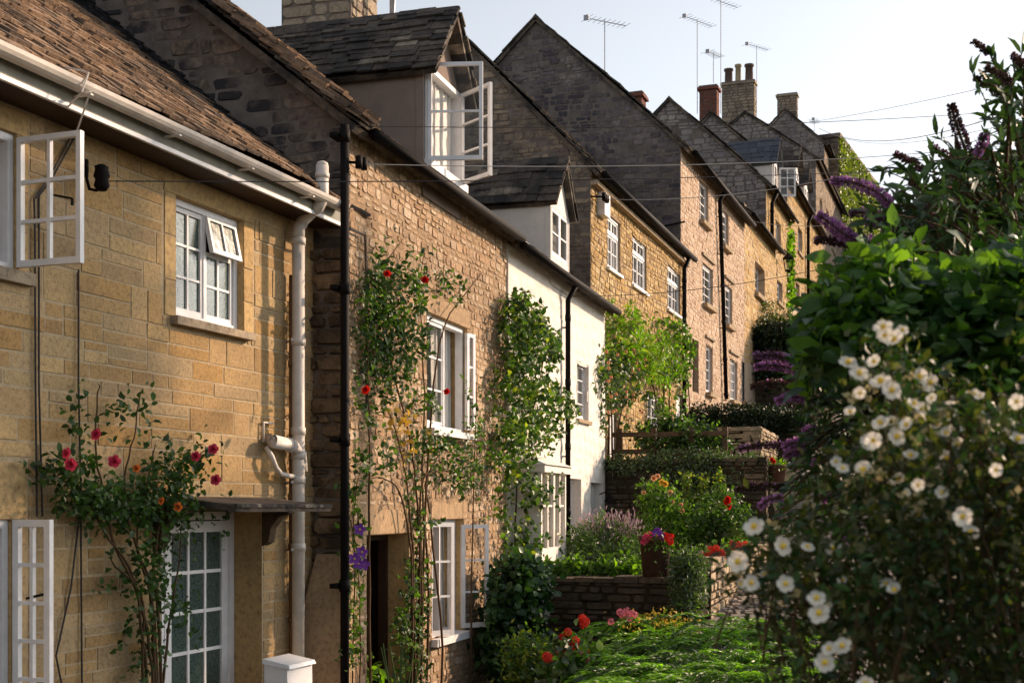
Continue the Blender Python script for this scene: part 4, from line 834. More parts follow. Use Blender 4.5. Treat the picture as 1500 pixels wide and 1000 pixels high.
mb, gl = MB(), MB(); leaf_frame(mb, gl, (uc - 0.5, -0.03), (1, 0), 0.5, 10.25, 11.1, 1, 2, 0.07, 0.03); mb.build('casement', M['white'], d); gl.build('casement_pane', M['glass'], d); mb, gl = MB(), MB(); leaf_frame(mb, gl, (uc + 0.45, -0.06), (0.35, -1), 0.55, 10.2, 11.15, 2, 3, 0.06, 0.035); mb.build('casement', M['white'], d); gl.build('casement_pane', M['glass'], d)
c = MB(); c.box(uc - 0.48, uc + 0.48, 0.12, 0.14, 10.25, 11.1); c.build('curtain', M['curtain'], d)
up = G.uz(1131, 330, 0.1)[0]; downpipe(G, [(up, 0.25, 9.9), (up, 0.1, 9.6), (up, 0.1, 6)], 0.06, M['black']); lantern(G, G.uz(1139, 385)[0], G.uz(1139, 386)[1], s=2.2)
Hh, hh = upper('gold_upper_house', 'golden upper house with two small dormers and a narrow ivy strip', (9.65, 45.5), 0.363, 7.2, 10.5, 11.6, 2.68, 14.1, lambda H: [hole(H, 1168.5, 1175, 330, 367), hole(H, 1165, 1171, 410, 445), hole(H, 1185, 1190, 415, 445)], M['gold'], 9.5)
for px_, zt in ((1166.5, 12.35), (1180.5, 12.35)):
    uc = Hh.uz(px_, 250)[0]; d = dormer(Hh, uc, 0.6, 11.4, zt + 0.1, zt + 0.85, 11.6, 0.93, 'limewash', 'mossy', (uc - 0.48, uc + 0.48, 11.65, zt), 0.25)
    mb, gl = MB(), MB(); leaf_frame(mb, gl, (uc - 0.48, 0), (1, 0), 0.48, 11.65, zt, 1, 2, 0.07, 0.03); leaf_frame(mb, gl, (uc, 0), (1, 0), 0.48, 11.65, zt, 1, 2, 0.07, 0.03); mb.build('window_frame', M['white'], d); gl.build('pane', M['glass'], d)
up = Hh.uz(1184, 350, 0.1)[0]; downpipe(Hh, [(up, 0.25, 11.3), (up, 0.1, 11.0), (up, 0.1, 7.5)], 0.06, M['black'])
chimney(Hh, 0.05, 0.55, 2.5, 3.12, 13.3, 14.95, M['brick'], M['gable_mortar'], brick=True)
aerial(Hh, 0.3, 3.25, 14.2, 3.4, L=1.5, ang=-0.5); aerial(Hh, 0.6, 2.45, 14.2, 4.1, L=1.6, ang=-0.55); aerial(Hh, 0.5, 2.7, 15.3, 1.1, L=0.8, ang=-0.4)
mb = MB(); mb.box(9.3, 9.36, -0.28, -0.05, Hh.uz(1201, 390, 0.4)[1], Hh.uz(1201, 373, 0.4)[1]); sb = Hh.build(mb, 'hanging_sign', M['p_red'])
I, ih = upper('brown_upper_house', 'shaded upper house with tall narrow pale windows and a broad three-pot chimney', (13.0, 55.5), 0.363, 9.0, 11.0, 14.95, 3.02, 17.2, lambda H: [hole(H, 1200.5, 1204.5, 288, 335), hole(H, 1210, 1214, 303, 345), hole(H, 1218, 1221.5, 315, 352)], M['chimney'], 11.5)
chimney(I, 0.05, 0.6, 2.65, 4.05, 16.2, 18.45, M['chimney'], M['gable_mortar'], pots=[(0.32, 2.9, 0.19, 0.75, 'darkpot'), (0.32, 3.38, 0.14, 0.8, 'buffpot'), (0.32, 3.8, 0.19, 0.65, 'darkpot')])
aerial(I, 0.5, 2.6, 17.0, 3.2, L=1.3, ang=-0.6)
J, jh = upper('peaked_far_house', 'far peaked gable house with a squat chimney on its apex', (15.4, 64.0), 0.363, 12, 3.0, 18.0, 1.9, 19.75, lambda H: [], M['gable'], 15.0)
chimney(J, 0.05, 0.5, 1.35, 2.3, 19.2, 20.45, M['chimney'], M['gable_mortar'])
aerial(J, 1.0, 0.6, 18.2, 1.2, L=0.8)
Kk = House((16.6, 66.0), 0.467, 12.0, 'creeper_covered_house', 'farthest flat-topped house with its front covered in yellow-green creeper', 'house', 'stone cottages of the terrace')
LK = (77 - 66) / Kk.t.y
mb = MB(); kh = []
for px_ in (1240, 1256, 1270):
    for py_ in (265, 320):
        if px_ == 1240 and py_ == 265: continue
        kh.append(hole(Kk, px_, px_ + 5, py_ + (px_ - 1240) * 0.6, py_ + 26 + (px_ - 1240) * 0.5))
backing(mb, front, 0, LK, 10, 18.8, kh, 0, 0, 1, 0.2, 1.0); mb.add([(0, 0, 10), (0, 5, 10), (0, 5, 18.8), (0, 0, 18.8)], [(0, 1, 2, 3)])
mb.box(-0.1, LK + 0.1, -0.12, 5.1, 18.8, 19.0); stones(mb, lambda a, o_, z: (-o_, a, z), 0, 5, 12, 18.8, rowh=(0.15, 0.28), wr=(0.3, 0.6), gap=0.02, d=(0.01, 0.04), rough=True, cham=0.02, jit=0.01); Kk.build(mb, 'wall', [M['gable'], M['dark']])
for h in kh: window(Kk, h, 1, 2, 3, rec=0.1, fr=0.08)

# ---------------------------------------------------------------- ground, path, garden walls
tB = B.t; sOf = lambda x, y: (x - B.P0.x) * tB.x + (y - B.P0.y) * tB.y
def interp(tab, v):
    if v <= tab[0][0]: return tab[0][1]
    for (a, b), (c, d_) in zip(tab, tab[1:]):
        if v <= c: return b + (d_ - b) * (v - a) / (c - a)
    return tab[-1][1]
PZ = [(-20, -2.0), (0, -1.62), (10, -1.35), (13, -1.08), (17, -0.80), (19.2, -0.72), (24, 0.56), (30, 1.5), (36, 3.2), (40, 4.6), (46, 6.2), (55, 8.2), (66, 10.5), (90, 15), (140, 21), (400, 26)]
pz = lambda Y: interp(PZ, Y)
XL = lambda Y: 2.0 + 0.304 * (Y - 13)
PW = lambda Y: interp([(0, 1.3), (6, 1.5), (12, 2.2), (60, 2.6)], Y)
BED = [(4.88, -2.2), (10.72, -0.86), (18.48, 0.72), (27.98, 1.66 + 1.0), (37.5, 5.0), (46, 7.2), (57, 9.2), (80, 12), (140, 20), (1e9, 26)]
def bedz(s):
    if 18.48 < s < 27.98: return 2.05 + (s - 18.48) * 0.07
    for a, z in BED:
        if s < a: return z
def ground_z(x, y):
    if x > XL(y) - 0.12: return pz(y) - 0.05 + min(max(0, (x - XL(y) - PW(y)) * 0.12), 1.2)
    return bedz(sOf(x, y)) - 0.02
xs = [-400, -150, -60, -30, -15, -8] + [-6 + 0.25 * i for i in range(85)] + [16, 18, 21, 25, 30, 40, 60, 100, 200, 400]
ys = [-60, -25, -8] + [-4 + 0.25 * i for i in range(180)] + [42, 44, 46, 48, 50, 53, 56, 60, 65, 70, 80, 95, 120, 160, 260, 500, 900]
vs = [(x, y, ground_z(x, y)) for y in ys for x in xs]; nx = len(xs)
mb = MB(); mb.add(vs, [(j * nx + i, j * nx + i + 1, (j + 1) * nx + i + 1, (j + 1) * nx + i) for j in range(len(ys) - 1) for i in range(nx - 1)])
m, nt_, b_ = newmat('earth_and_grass'); b_.inputs['Roughness'].default_value = 1.0
n = noise(nt_, 3, 7, 0.7); r = ramp(nt_, [(0.35, (0.035, 0.028, 0.018)), (0.55, (0.05, 0.05, 0.02)), (0.7, (0.06, 0.085, 0.02))]); nt_.links.new(n.outputs[0], r.inputs[0]); nt_.links.new(r.outputs[0], b_.inputs['Base Color'])
n2 = noise(nt_, 14, 6, 0.8); bump(nt_, b_, n2.outputs[0], 1.0, 0.06); M['earth'] = m
g = mb.build('ground', m); g['kind'] = 'structure'
# cobbled path: a bed sheet and individual setts
mb = MB(); Y = -3.0; pts = []
while Y < 96:
    pts.append(Y); Y += 0.5 if Y < 40 else 2
vs = []
for Y in pts: vs += [(XL(Y) - 0.05, Y, pz(Y) - 0.028), (XL(Y) + PW(Y), Y - 0.3, pz(Y) - 0.02)]
mb.add(vs, [(2 * i, 2 * i + 1, 2 * i + 3, 2 * i + 2) for i in range(len(pts) - 1) if not (19.2 <= pts[i] < 24)], 1)
Y = 8.0
while Y < 40:
    d = random.uniform(0.10, 0.17) if Y < 20 else random.uniform(0.16, 0.26)
    if not (19.0 < Y < 24.1):
        x = XL(Y)
        while x < XL(Y) + PW(Y):
            w = random.uniform(0.07, 0.2) * (1 if Y < 20 else 1.5); j = lambda: random.uniform(-0.008, 0.008); h = 0.012 + random.uniform(0, 0.022); z0, z1 = pz(Y), pz(Y + d)
            y0, y1, x0, x1 = Y - (x - XL(Y)) * 0.3 + 0.008, Y - (x - XL(Y)) * 0.3 + d - 0.008, x + 0.008, x + w - 0.008
            mb.hexa([(x0, y0, z0 - 0.06), (x1, y0, z0 - 0.06), (x1, y1, z1 - 0.06), (x0, y1, z1 - 0.06)], [(x0 + 0.012 + j(), y0 + 0.012 + j(), z0 + h), (x1 - 0.012 + j(), y0 + 0.012, z0 + h + j()), (x1 - 0.012, y1 - 0.012 + j(), z1 + h + j()), (x0 + 0.012, y1 - 0.012, z1 + h)], 0)
            x += w
    Y += d
o = mb.build('path', [M['cobble'], M['soil']]); o['kind'] = 'structure'
mb = MB(); n = 9
for i in range(n):
    Y = 19.2 + 4.8 * i / n; z = -0.72 + 1.28 * (i + 1) / n; dep = 4.8 / n
    stone(mb, lambda a, o_, zz, Y=Y: (a, Y - o_, zz), XL(Y) - 0.1, XL(Y) + PW(Y) + 0.1, z - 0.143, z - 0.012, 0.02, 0.01, 0.006, False)
    mb.box(XL(Y) - 0.1, XL(Y) + PW(Y) + 0.1, Y - 0.02, Y + dep + 0.05, z - 0.05, z, j=0.006)
o = mb.build('steps', M['cobble']); o['kind'] = 'structure'

DRY = dict(rowh=(0.05, 0.10), wr=(0.14, 0.42), gap=0.012, d=(0.0, 0.03), cham=0.010, jit=0.006, rough=True, wave=0.01)
def dry_wall(name, label, p0, p1, z0, z1, th=0.3, mat='wallstone', kw=DRY, cap=True, group='dry stone garden walls', mort='soil'):
    p0, p1 = Vector(p0), Vector(p1); t = (p1 - p0); L = t.length; t.normalize(); n_ = Vector((t.y, -t.x))    # n_ points right of p0->p1: the dressed face
    root = empty(name, (p0.x, p0.y, z0), 0, label=label, cat='wall', group=group)
    mb = MB(); P = lambda a, o_, z: (t.x * a + n_.x * o_, t.y * a + n_.y * o_, z - z0)
    mb.hexa([P(0, 0, z0), P(L, 0, z0), P(L, -th, z0), P(0, -th, z0)], [P(0, 0, z1 - 0.02), P(L, 0, z1 - 0.02), P(L, -th, z1 - 0.02), P(0, -th, z1 - 0.02)], 1)
    stones(mb, lambda a, o_, z: P(a, o_, z), 0, L, z0, z1, **kw)
    stones(mb, lambda a, o_, z: P(-o_, -a, z), 0, th, z0, z1, **kw); stones(mb, lambda a, o_, z: P(L + o_, -a, z), 0, th, z0, z1, **kw)
    mb.build('stonework', [M[mat], M[mort]], root)
    if cap:
        mb = MB(); a = 0
        while a < L:
            e = min(a + random.uniform(0.2, 0.45), L + 0.02); h = random.uniform(0.035, 0.06); j = [random.uniform(-0.01, 0.01) for _ in range(4)]
            mb.hexa([P(a, 0.03 + j[0], z1 - 0.01), P(e - 0.01, 0.03 + j[1], z1 - 0.01), P(e - 0.01, -th - 0.03, z1 - 0.01), P(a, -th - 0.03, z1 - 0.01)], [P(a, 0.03 + j[0], z1 + h), P(e - 0.01, 0.03 + j[1], z1 + h + j[2]), P(e - 0.01, -th - 0.03, z1 + h), P(a, -th - 0.03, z1 + h + j[3])]); a = e
        mb.build('coping', M[mat], root)
    return root
nB = B.n
def across(px0, Y0, px1):       # two plan points on a line square to the street
    a = Vector(((px0 - CX) / FPX * Y0, Y0)); k = (px1 - CX) / FPX; d_ = (k * a.y - a.x) / (nB.x - k * nB.y); return a, a + nB * d_
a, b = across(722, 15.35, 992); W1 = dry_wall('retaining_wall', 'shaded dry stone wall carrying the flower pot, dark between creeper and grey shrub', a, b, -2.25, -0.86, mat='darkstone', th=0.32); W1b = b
a, b = Vector((1.93, 12.6)), Vector((XL(18.6), 18.6)); dry_wall('path_side_wall', 'sunlit low dry stone wall edging the cobbled path', a + Vector((0, 0)), b, -1.5, -0.55, th=0.28)
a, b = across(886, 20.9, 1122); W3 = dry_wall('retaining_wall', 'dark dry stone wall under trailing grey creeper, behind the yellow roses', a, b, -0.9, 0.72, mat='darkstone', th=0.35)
a, b = across(1040, 24.2, 1114); dry_wall('retaining_wall', 'short stone wall block with sunlit side above the trailing creeper', a, b, 0.5, 1.42, th=0.4)
dry_wall('path_side_wall', 'sunlit stub of stone wall beside the upper cobbles', b, b + Vector((0.304, 1)).normalized() * 3.2, 0.5, 1.42, th=0.35)
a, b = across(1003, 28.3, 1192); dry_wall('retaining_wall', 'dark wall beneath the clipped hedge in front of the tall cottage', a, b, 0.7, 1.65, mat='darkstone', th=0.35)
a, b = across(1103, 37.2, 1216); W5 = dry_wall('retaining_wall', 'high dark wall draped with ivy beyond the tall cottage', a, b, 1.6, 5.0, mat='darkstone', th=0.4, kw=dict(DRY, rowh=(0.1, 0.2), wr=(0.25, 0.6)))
# gate posts
for px_, lab in ((1199, 'left one of two rough stone gate posts at the end of the dark hedge'), (1211, 'right one of two rough stone gate posts at the end of the dark hedge')):
    p = ray(px_, 640, 27.6); mb = MB(); z = 0.0; rt = empty('gate_post', (p.x, p.y, p.z - 0.3), 0.2, label=lab, cat='gate post', group='stone gate posts')
    while z < 0.98: h = random.uniform(0.14, 0.24); mb.box(-0.10, 0.10, -0.10, 0.10, z, z + h - 0.008, j=0.012); z += h
    mb.build('shaft', M['wallstone'], rt); mb = MB(); mb.box(-0.12, 0.12, -0.12, 0.12, z - 0.005, z + 0.06, j=0.008); mb.build('cap', M['wallstone'], rt)
# fence
fa, fb = across(898, 21.25, 1066); L = (fb - fa).length; fr_ = empty('rail_fence', (fa.x, fa.y, 0.72), math.atan2(nB.y, nB.x), label='dark wooden rail fence behind the trailing creeper', cat='fence')
for z in (0.14, 0.42): mb = MB(); mb.box(0, L, -0.025, 0.02, z, z + 0.075, j=0.004); mb.build('rail', M['wood'], fr_)
for x in (0.05, L * 0.33, L * 0.66, L - 0.1): mb = MB(); mb.box(x, x + 0.09, 0.021, 0.11, -0.1, 0.56, j=0.004); mb.build('post', M['wood'], fr_)
# overhead wires
def wire(lab, a, px_e, py_e, Ye, sag=0.25, r=0.006, mat='cable_pale'):
    b = ray(px_e, py_e, Ye); a = Vector(a); pts = []
    for i in range(25):
        f = i / 24; p = a.lerp(b, f); p.z -= sag * 4 * f * (1 - f); pts.append(p - a)
    mb = MB(); mb.tube(pts, r, 5); o = mb.build('overhead_wire', M[mat]); o.location = a; tag(o, lab, 'wire', 'overhead wires across the street')
wire('uppermost thin wire leaving the black drainpipe of the dormer cottage', INB2, 1720, 138, 17, 0.15, 0.0035, 'cable')
wire('wire from the two black insulators on the dormer cottage', INB, 1720, 180, 17, 0.2, 0.004)
wire('long dark wire from the black insulator on the nearest cottage', INS, 1720, 222, 17, 0.12, 0.004, 'cable')
wire('wire from the insulators at the near corner of the golden cottage', IND, 1720, 92, 17, 0.5, 0.006)
wire('lowest wire running up from the eaves of the white cottage', Cc.world(Cc.uz(838, 434, 0.1)[0], 0.1, Cc.uz(838, 434, 0.1)[1]), 1720, 210, 17, 0.5, 0.005, 'cable')
wire('thick wire reaching the far peaked house', ray(1200, 188, 62), 1720, 68, 17, 0.9, 0.012)
wire('highest thin wire reaching the three-pot chimney', ray(1104, 188, 56), 1720, 62, 17, 0.2, 0.007)
wire('thin wire above the creeper-covered house', ray(1228, 200, 66), 1720, 110, 17, 0.6, 0.008)
wire('thin wire from the eaves of the tall pinkish cottage', E.world(7.4, 0.2, 7.7), 1720, 150, 17, 0.7, 0.006)
pp_ = ray(1722, 120, 17)
mb = MB(); mb.tube([(0, 0, 0), (0, 0, 8.2)], [0.13, 0.09], 10); po = empty('utility_pole', (pp_.x + 0.1, 17, pz(17) - 0.2), 0, label='tall wooden pole that the overhead wires run to', cat='pole'); mb.build('pole', M['wood'], po); mb = MB(); mb.box(-0.12, 0.1, -0.5, 0.5, 6.9, 7.0); mb.build('cross_arm', M['wood'], po)

# white meter box by the soil pipe
u0 = A.uz(387, 980, 0.2)[0]; u1 = A.uz(457, 980, 0.4)[0]
rt = empty('utility_box', tuple(A.world(u0, 0.0, -2.15)), A.rz, label='white box with sloping lid standing at the foot of the white soil pipe', cat='box')
w_ = u1 - u0; mb = MB(); zt = A.uz(386, 968, 0.3)[1] + 2.15
mb.hexa([(0, -0.42, 0), (w_, -0.42, 0), (w_, -0.2, 0), (0, -0.2, 0)], [(0, -0.40, zt - 0.07), (w_, -0.40, zt - 0.07), (w_, -0.2, zt - 0.04), (0, -0.2, zt - 0.04)]); mb.build('cabinet', M['white'], rt)
mb = MB(); mb.hexa([(-0.015, -0.43, zt - 0.075), (w_ + 0.015, -0.43, zt - 0.075), (w_ + 0.015, -0.19, zt - 0.04), (-0.015, -0.19, zt - 0.04)], [(-0.005, -0.42, zt - 0.045), (w_ + 0.005, -0.42, zt - 0.045), (w_ + 0.005, -0.19, zt - 0.005), (-0.005, -0.19, zt - 0.005)]); mb.build('lid', M['white'], rt)

# ---- dark house at the right edge and far roofs
def simple_house(name, label, x0, x1, y0, y1, z0, ze, zr, wall, along='y', win=()):
    rt = empty(name, (x0, y0, z0), 0, label=label, cat='house'); w_, d_ = x1 - x0, y1 - y0; mb = MB(); h = ze - z0; hr = zr - z0
    mb.box(0, w_, 0, d_, 0, h, 1); KK = dict(rowh=(0.12, 0.22), wr=(0.25, 0.6), gap=0.018, d=(0.01, 0.03), cham=0.014, jit=0.008, rough=True)
    holes = [(a_, a_ + 0.9, b_, b_ + 1.1) for a_, b_ in win]
    stones(mb, lambda a_, o_, z: (a_, -o_, z), 0, w_, 0, h, holes, **KK); stones(mb, lambda a_, o_, z: (-o_, a_, z), 0, d_, 0, h, holes, **KK)
    if along == 'x': mb.add([(0, 0, h), (0, d_ / 2, hr), (0, d_, h)], [(0, 1, 2)], 0); mb.add([(w_, 0, h), (w_, d_ / 2, hr), (w_, d_, h)], [(0, 1, 2)], 0)
    else: mb.add([(0, 0, h), (w_ / 2, 0, hr), (w_, 0, h)], [(0, 1, 2)], 0); mb.add([(0, d_, h), (w_ / 2, d_, hr), (w_, d_, h)], [(0, 1, 2)], 0)
    mb.build('wall', [M[wall], M['gable_mortar']], rt); r = MB()
    if along == 'x':
        s_ = (hr - h) / (d_ / 2)
        for O, Bv in (((-0.15, -0.2, h - 0.2 * s_), (0, 1, s_)), ((-0.15, d_ + 0.2, h - 0.2 * s_), (0, -1, s_))): Lb = math.hypot(d_ / 2 + 0.2, (d_ / 2 + 0.2) * s_); slab(r, O, (1, 0, 0), Bv, w_ + 0.3, Lb, 0.06); slates(r, O, (1, 0, 0), Bv, w_ + 0.3, Lb, 0.25, (0.25, 0.45))
    else:
        s_ = (hr - h) / (w_ / 2)
        for O, Bv in (((-0.2, -0.15, h - 0.2 * s_), (1, 0, s_)), ((w_ + 0.2, -0.15, h - 0.2 * s_), (-1, 0, s_))): Lb = math.hypot(w_ / 2 + 0.2, (w_ / 2 + 0.2) * s_); slab(r, O, (0, 1, 0), Bv, d_ + 0.3, Lb, 0.06); slates(r, O, (0, 1, 0), Bv, d_ + 0.3, Lb, 0.25, (0.25, 0.45))
    r.build('roof', M['mossy'], rt)
    for a_, b_ in win:
        mb = MB(); mb.box(a_, a_ + 0.9, -0.03, 0.0, b_, b_ + 1.1); mb.box(-0.03, 0.0, a_, a_ + 0.9, b_, b_ + 1.1); 
    return rt
simple_house('side_house', 'dark stone house behind the buddleia at the right edge', 23.2, 34.0, 64.0, 72.0, 9.0, 16.0, 18.6, 'gable', 'x')
simple_house('distant_house', 'distant hazy house roof glimpsed between buddleia leaves', 25.0, 36.0, 84.0, 92.0, 12.0, 17.2, 20.0, 'gable', 'x')

# ---------------------------------------------------------------- plants kit
def leaves(name, P, size, mats, parent=None, aspect=0.5, fold=0.25, up=0.35, out=None, jit=0.35, droop=0.0, midx=None, dirs=None):
    """P (n,3) leaf bases; each leaf a folded six-point blade"""
    P = np.asarray(P, float); n = len(P)
    if n == 0: return None
    d = rng.normal(size=(n, 3)) if dirs is None else np.asarray(dirs, float) + rng.normal(size=(n, 3)) * 0.35
    d[:, 2] -= droop; d /= np.linalg.norm(d, axis=1)[:, None] + 1e-9
    nn = rng.normal(size=(n, 3)); nn[:, 2] += up * 3
    if out is not None: nn += np.asarray(out) * 1.5
    s = np.cross(d, nn); s /= np.linalg.norm(s, axis=1)[:, None] + 1e-9; u = np.cross(s, d)
    L = size * (1 + rng.uniform(-jit, jit, n))[:, None]; w = L * aspect / 2
    b = P; tip = P + d * L - u * L * 0.12
    m1, m2 = P + d * L * 0.33, P + d * L * 0.68
    f = u * w * fold * 2
    v = np.stack([b, m1 + s * w + f, m2 + s * w * 0.85 + f * 0.8, tip, m2 - s * w * 0.85 + f * 0.8, m1 - s * w + f, (m1 + m2) / 2], 1).reshape(-1, 3)
    base = np.arange(n) * 7
    F = np.stack([np.stack([base, base + 1, base + 2, base + 6], 1), np.stack([base + 2, base + 3, base + 4, base + 6], 1), np.stack([base + 4, base + 5, base, base + 6], 1)], 1).reshape(-1, 4)
    return npmesh(name, v, F, mats, parent, None if midx is None else np.repeat(midx, 3))
def npmesh(name, v, F, mats, parent=None, mi=None, smooth=False):
    me = bpy.data.meshes.new(name); nf, k = F.shape
    me.vertices.add(len(v)); me.vertices.foreach_set('co', v.astype(np.float32).ravel())
    me.loops.add(nf * k); me.loops.foreach_set('vertex_index', F.astype(np.int32).ravel())
    me.polygons.add(nf); me.polygons.foreach_set('loop_start', (np.arange(nf) * k).astype(np.int32)); me.polygons.foreach_set('loop_total', np.full(nf, k, np.int32))
    if not isinstance(mats, (list, tuple)): mats = [mats]
    for m in mats: me.materials.append(m)
    if mi is not None: me.polygons.foreach_set('material_index', mi.astype(np.int32))
    me.update(calc_edges=True); me.validate()
    o = bpy.data.objects.new(name, me); C.objects.link(o)
    if parent is not None: o.parent = parent
    return o
def quads(name, P, size, mats, parent=None, aspect=1.0, jit=0.3, dirs=None, midx=None):     # little four-point leaves or petals, cheap
    P = np.asarray(P, float); n = len(P)
    d = rng.normal(size=(n, 3)) if dirs is None else np.asarray(dirs, float); d /= np.linalg.norm(d, axis=1)[:, None] + 1e-9
    nn = rng.normal(size=(n, 3)); s = np.cross(d, nn); s /= np.linalg.norm(s, axis=1)[:, None] + 1e-9
    L = (size * (1 + rng.uniform(-jit, jit, n)))[:, None]; w = L * aspect / 2
    v = np.stack([P, P + d * L * 0.5 + s * w, P + d * L, P + d * L * 0.5 - s * w], 1).reshape(-1, 3)
    F = (np.arange(n) * 4)[:, None] + np.arange(4)[None, :]
    return npmesh(name, v, F, mats, parent, midx)
def cloud(blobs, clump=0.09, per=14, shell=0.55):
    """blobs: (cx,cy,cz,rx,ry,rz,n); returns leaf points in clumps near the blob surfaces"""
    out = []
    for cx, cy, cz, rx, ry, rz, n in blobs:
        k = max(1, int(n / per)); d = rng.normal(size=(k, 3)); d /= np.linalg.norm(d, axis=1)[:, None]
        rr = (shell + (1 - shell) * rng.random(k) ** 0.6)[:, None]; c = d * rr * np.array([rx, ry, rz]) + np.array([cx, cy, cz])
        q = np.repeat(c, per, 0) + rng.normal(size=(k * per, 3)) * clump * (0.5 + rng.random(k * per)[:, None]); out.append(q)
    return np.concatenate(out)
def wall_pts(H, ells, o0=0.04, o1=0.22, clump=None, per=1):
    """ells: (px,py,rx,ry,n) in the picture, mapped on to the facade plane: sprigs of leaves of uneven size, ragged at the edges"""
    out = []
    for px_, py_, rx, ry, n in ells:
        k = 0
        while k < n:
            t = rng.uniform(0, 2 * math.pi); q = math.sqrt(rng.random()) * (1 + abs(rng.normal()) * 0.22 if rng.random() < 0.5 else 1); m_ = min(n - k, int(rng.integers(3, 15))); off = (o0 + o1) / 2
            u, z = H.uz(px_ + rx * q * math.cos(t), py_ + ry * q * math.sin(t), off); o_ = o0 + (o1 - o0) * rng.random() * max(0.25, 1.15 - q * 0.7); a = rng.uniform(0, math.pi * 2); L = 0.035 * m_ ** 0.6
            for i in range(m_):
                f = (i / max(1, m_ - 1) - 0.5) * 2 * L; w = H.world(u + math.cos(a) * f + rng.normal() * 0.022, max(0.02, o_ + rng.normal() * 0.02), z + math.sin(a) * f + rng.normal() * 0.022); out.append(tuple(w))
            k += m_
    return np.array(out)
def wstem(H, lines, r0=0.012, r1=0.005, off=0.05, n=5, org=(0, 0, 0)):
    mb = MB(); org = Vector(org)
    for ln in lines:
        P = []
        for k, p in enumerate(ln):
            o_ = p[2] if len(p) > 2 else off; u, z = H.uz(p[0], p[1], o_); P.append(H.world(u, o_, z) - org)
        Q = smooth(P, 4); m_ = len(Q); mb.tube([q + Vector((random.uniform(-1, 1), random.uniform(-1, 1), 0)) * 0.006 for q in Q], [r0 + (r1 - r0) * i / (m_ - 1) for i in range(m_)], n)
    return mb
def smooth(P, k=4):
    P = [Vector(p) for p in P]; out = []
    for i in range(len(P) - 1):
        p0, p1, p2, p3 = P[max(i - 1, 0)], P[i], P[i + 1], P[min(i + 2, len(P) - 1)]
        for j in range(k):
            t = j / k; out.append(0.5 * ((2 * p1) + (p2 - p0) * t + (2 * p0 - 5 * p1 + 4 * p2 - p3) * t * t + (3 * p1 - p0 - 3 * p2 + p3) * t ** 3))
    out.append(P[-1]); return out
def petal_mesh(name, rings, mats, centre=None):
    """rings: (count, length, width, tilt from axis (rad), base height, mat)"""
    mb = MB()
    for (n, L, w, tl_, h, mi) in rings:
        off = random.uniform(0, 1)
        for i in range(n):
            a = 2 * math.pi * (i + off) / n; ca, sa = math.cos(a), math.sin(a)
            def p(l, s_, cup):
                r = l * math.sin(tl_) ; z = h + l * math.cos(tl_) - cup
                return (ca * r - sa * s_, sa * r + ca * s_, z)
            mb.add([p(0, 0, 0), p(L * 0.5, w / 2, -0.04 * L), p(L, w * 0.32, 0.05 * L), p(L * 1.05, 0, 0), p(L, -w * 0.32, 0.05 * L), p(L * 0.5, -w / 2, -0.04 * L), p(L * 0.6, 0, 0.1 * L)], [(0, 1, 6, 5), (1, 2, 3, 6), (6, 3, 4, 5)], mi)
    if centre: mb.ball((0, 0, centre[1]), centre[0], 8, 5, centre[2])
    me = bpy.data.meshes.new(name); me.from_pydata(mb.v, [], mb.f)
    for m in mats: me.materials.append(m)
    me.polygons.foreach_set('material_index', mb.m); me.update(); return me
def put(name, me, parent, loc, scale=1.0, face=None, spin=None):
    o = bpy.data.objects.new(name, me); C.objects.link(o); o.parent = parent; o.location = loc; o.scale = (scale,) * 3
    if face is not None: o.rotation_euler = Vector(face).to_track_quat('Z', 'Y').to_euler()
    return o
def rose_me(key, mats): return petal_mesh(key, [(5, 0.034, 0.034, 1.15, 0.0, 0), (5, 0.030, 0.03, 0.75, 0.003, 0), (5, 0.026, 0.024, 0.38, 0.004, 0), (4, 0.022, 0.016, 0.12, 0.004, 0)], [mats])
ROSE = {k: rose_me('rose_' + k, M[v]) for k, v in dict(pink='p_pink', red='p_red', peach='p_peach', yellow='p_yellow', orange='p_orange').items()}
def plant(name, label, cat, loc, group=None): return empty(name, loc, 0, label=label, cat=cat, group=group)
def rel(P, loc): return np.asarray(P, float) - np.array(loc, float)
def roses(rt, loc, H, pts, kind, off=0.3, sc=1.0, name='flower'):
    for px_, py_ in pts:
        u, z = H.uz(px_, py_, off); w = H.world(u, off, z) - Vector(loc)
        f = Vector((-0.1 + random.uniform(-0.5, 0.5), -1, 0.25 + random.uniform(-0.3, 0.4))); put(name, ROSE[kind], rt, w, sc * random.uniform(0.9, 1.15), f)

# ---- pink rose on the nearest cottage
u, _ = A.uz(232, 1000, 0.15); loc = tuple(A.world(u, 0.15, -2.15)); rt = plant('climbing_rose', 'pink climbing rose trained up the nearest cottage beside its glazed door', 'rose', loc, 'climbing roses')
st = [[(225, 1140), (222, 980), (205, 880), (165, 790), (150, 720), (140, 650), (142, 590), (146, 563)], [(232, 1140), (228, 940), (215, 850), (190, 770), (182, 700), (196, 640), (205, 575)], [(240, 1140), (232, 900), (225, 820), (240, 740), (262, 690), (300, 660), (320, 655)], [(214, 1140), (215, 1000), (196, 850), (160, 790), (120, 720), (95, 690)], [(236, 1140), (225, 950), (222, 860), (200, 800), (210, 740), (228, 650)], [(246, 1140), (240, 1000), (250, 900), (262, 820), (265, 770)], [(205, 1140), (210, 960), (206, 870), (170, 830), (160, 815)]]
wstem(A, st, 0.013, 0.004, 0.12, 5, loc).build('stem', M['stem'], rt, True)
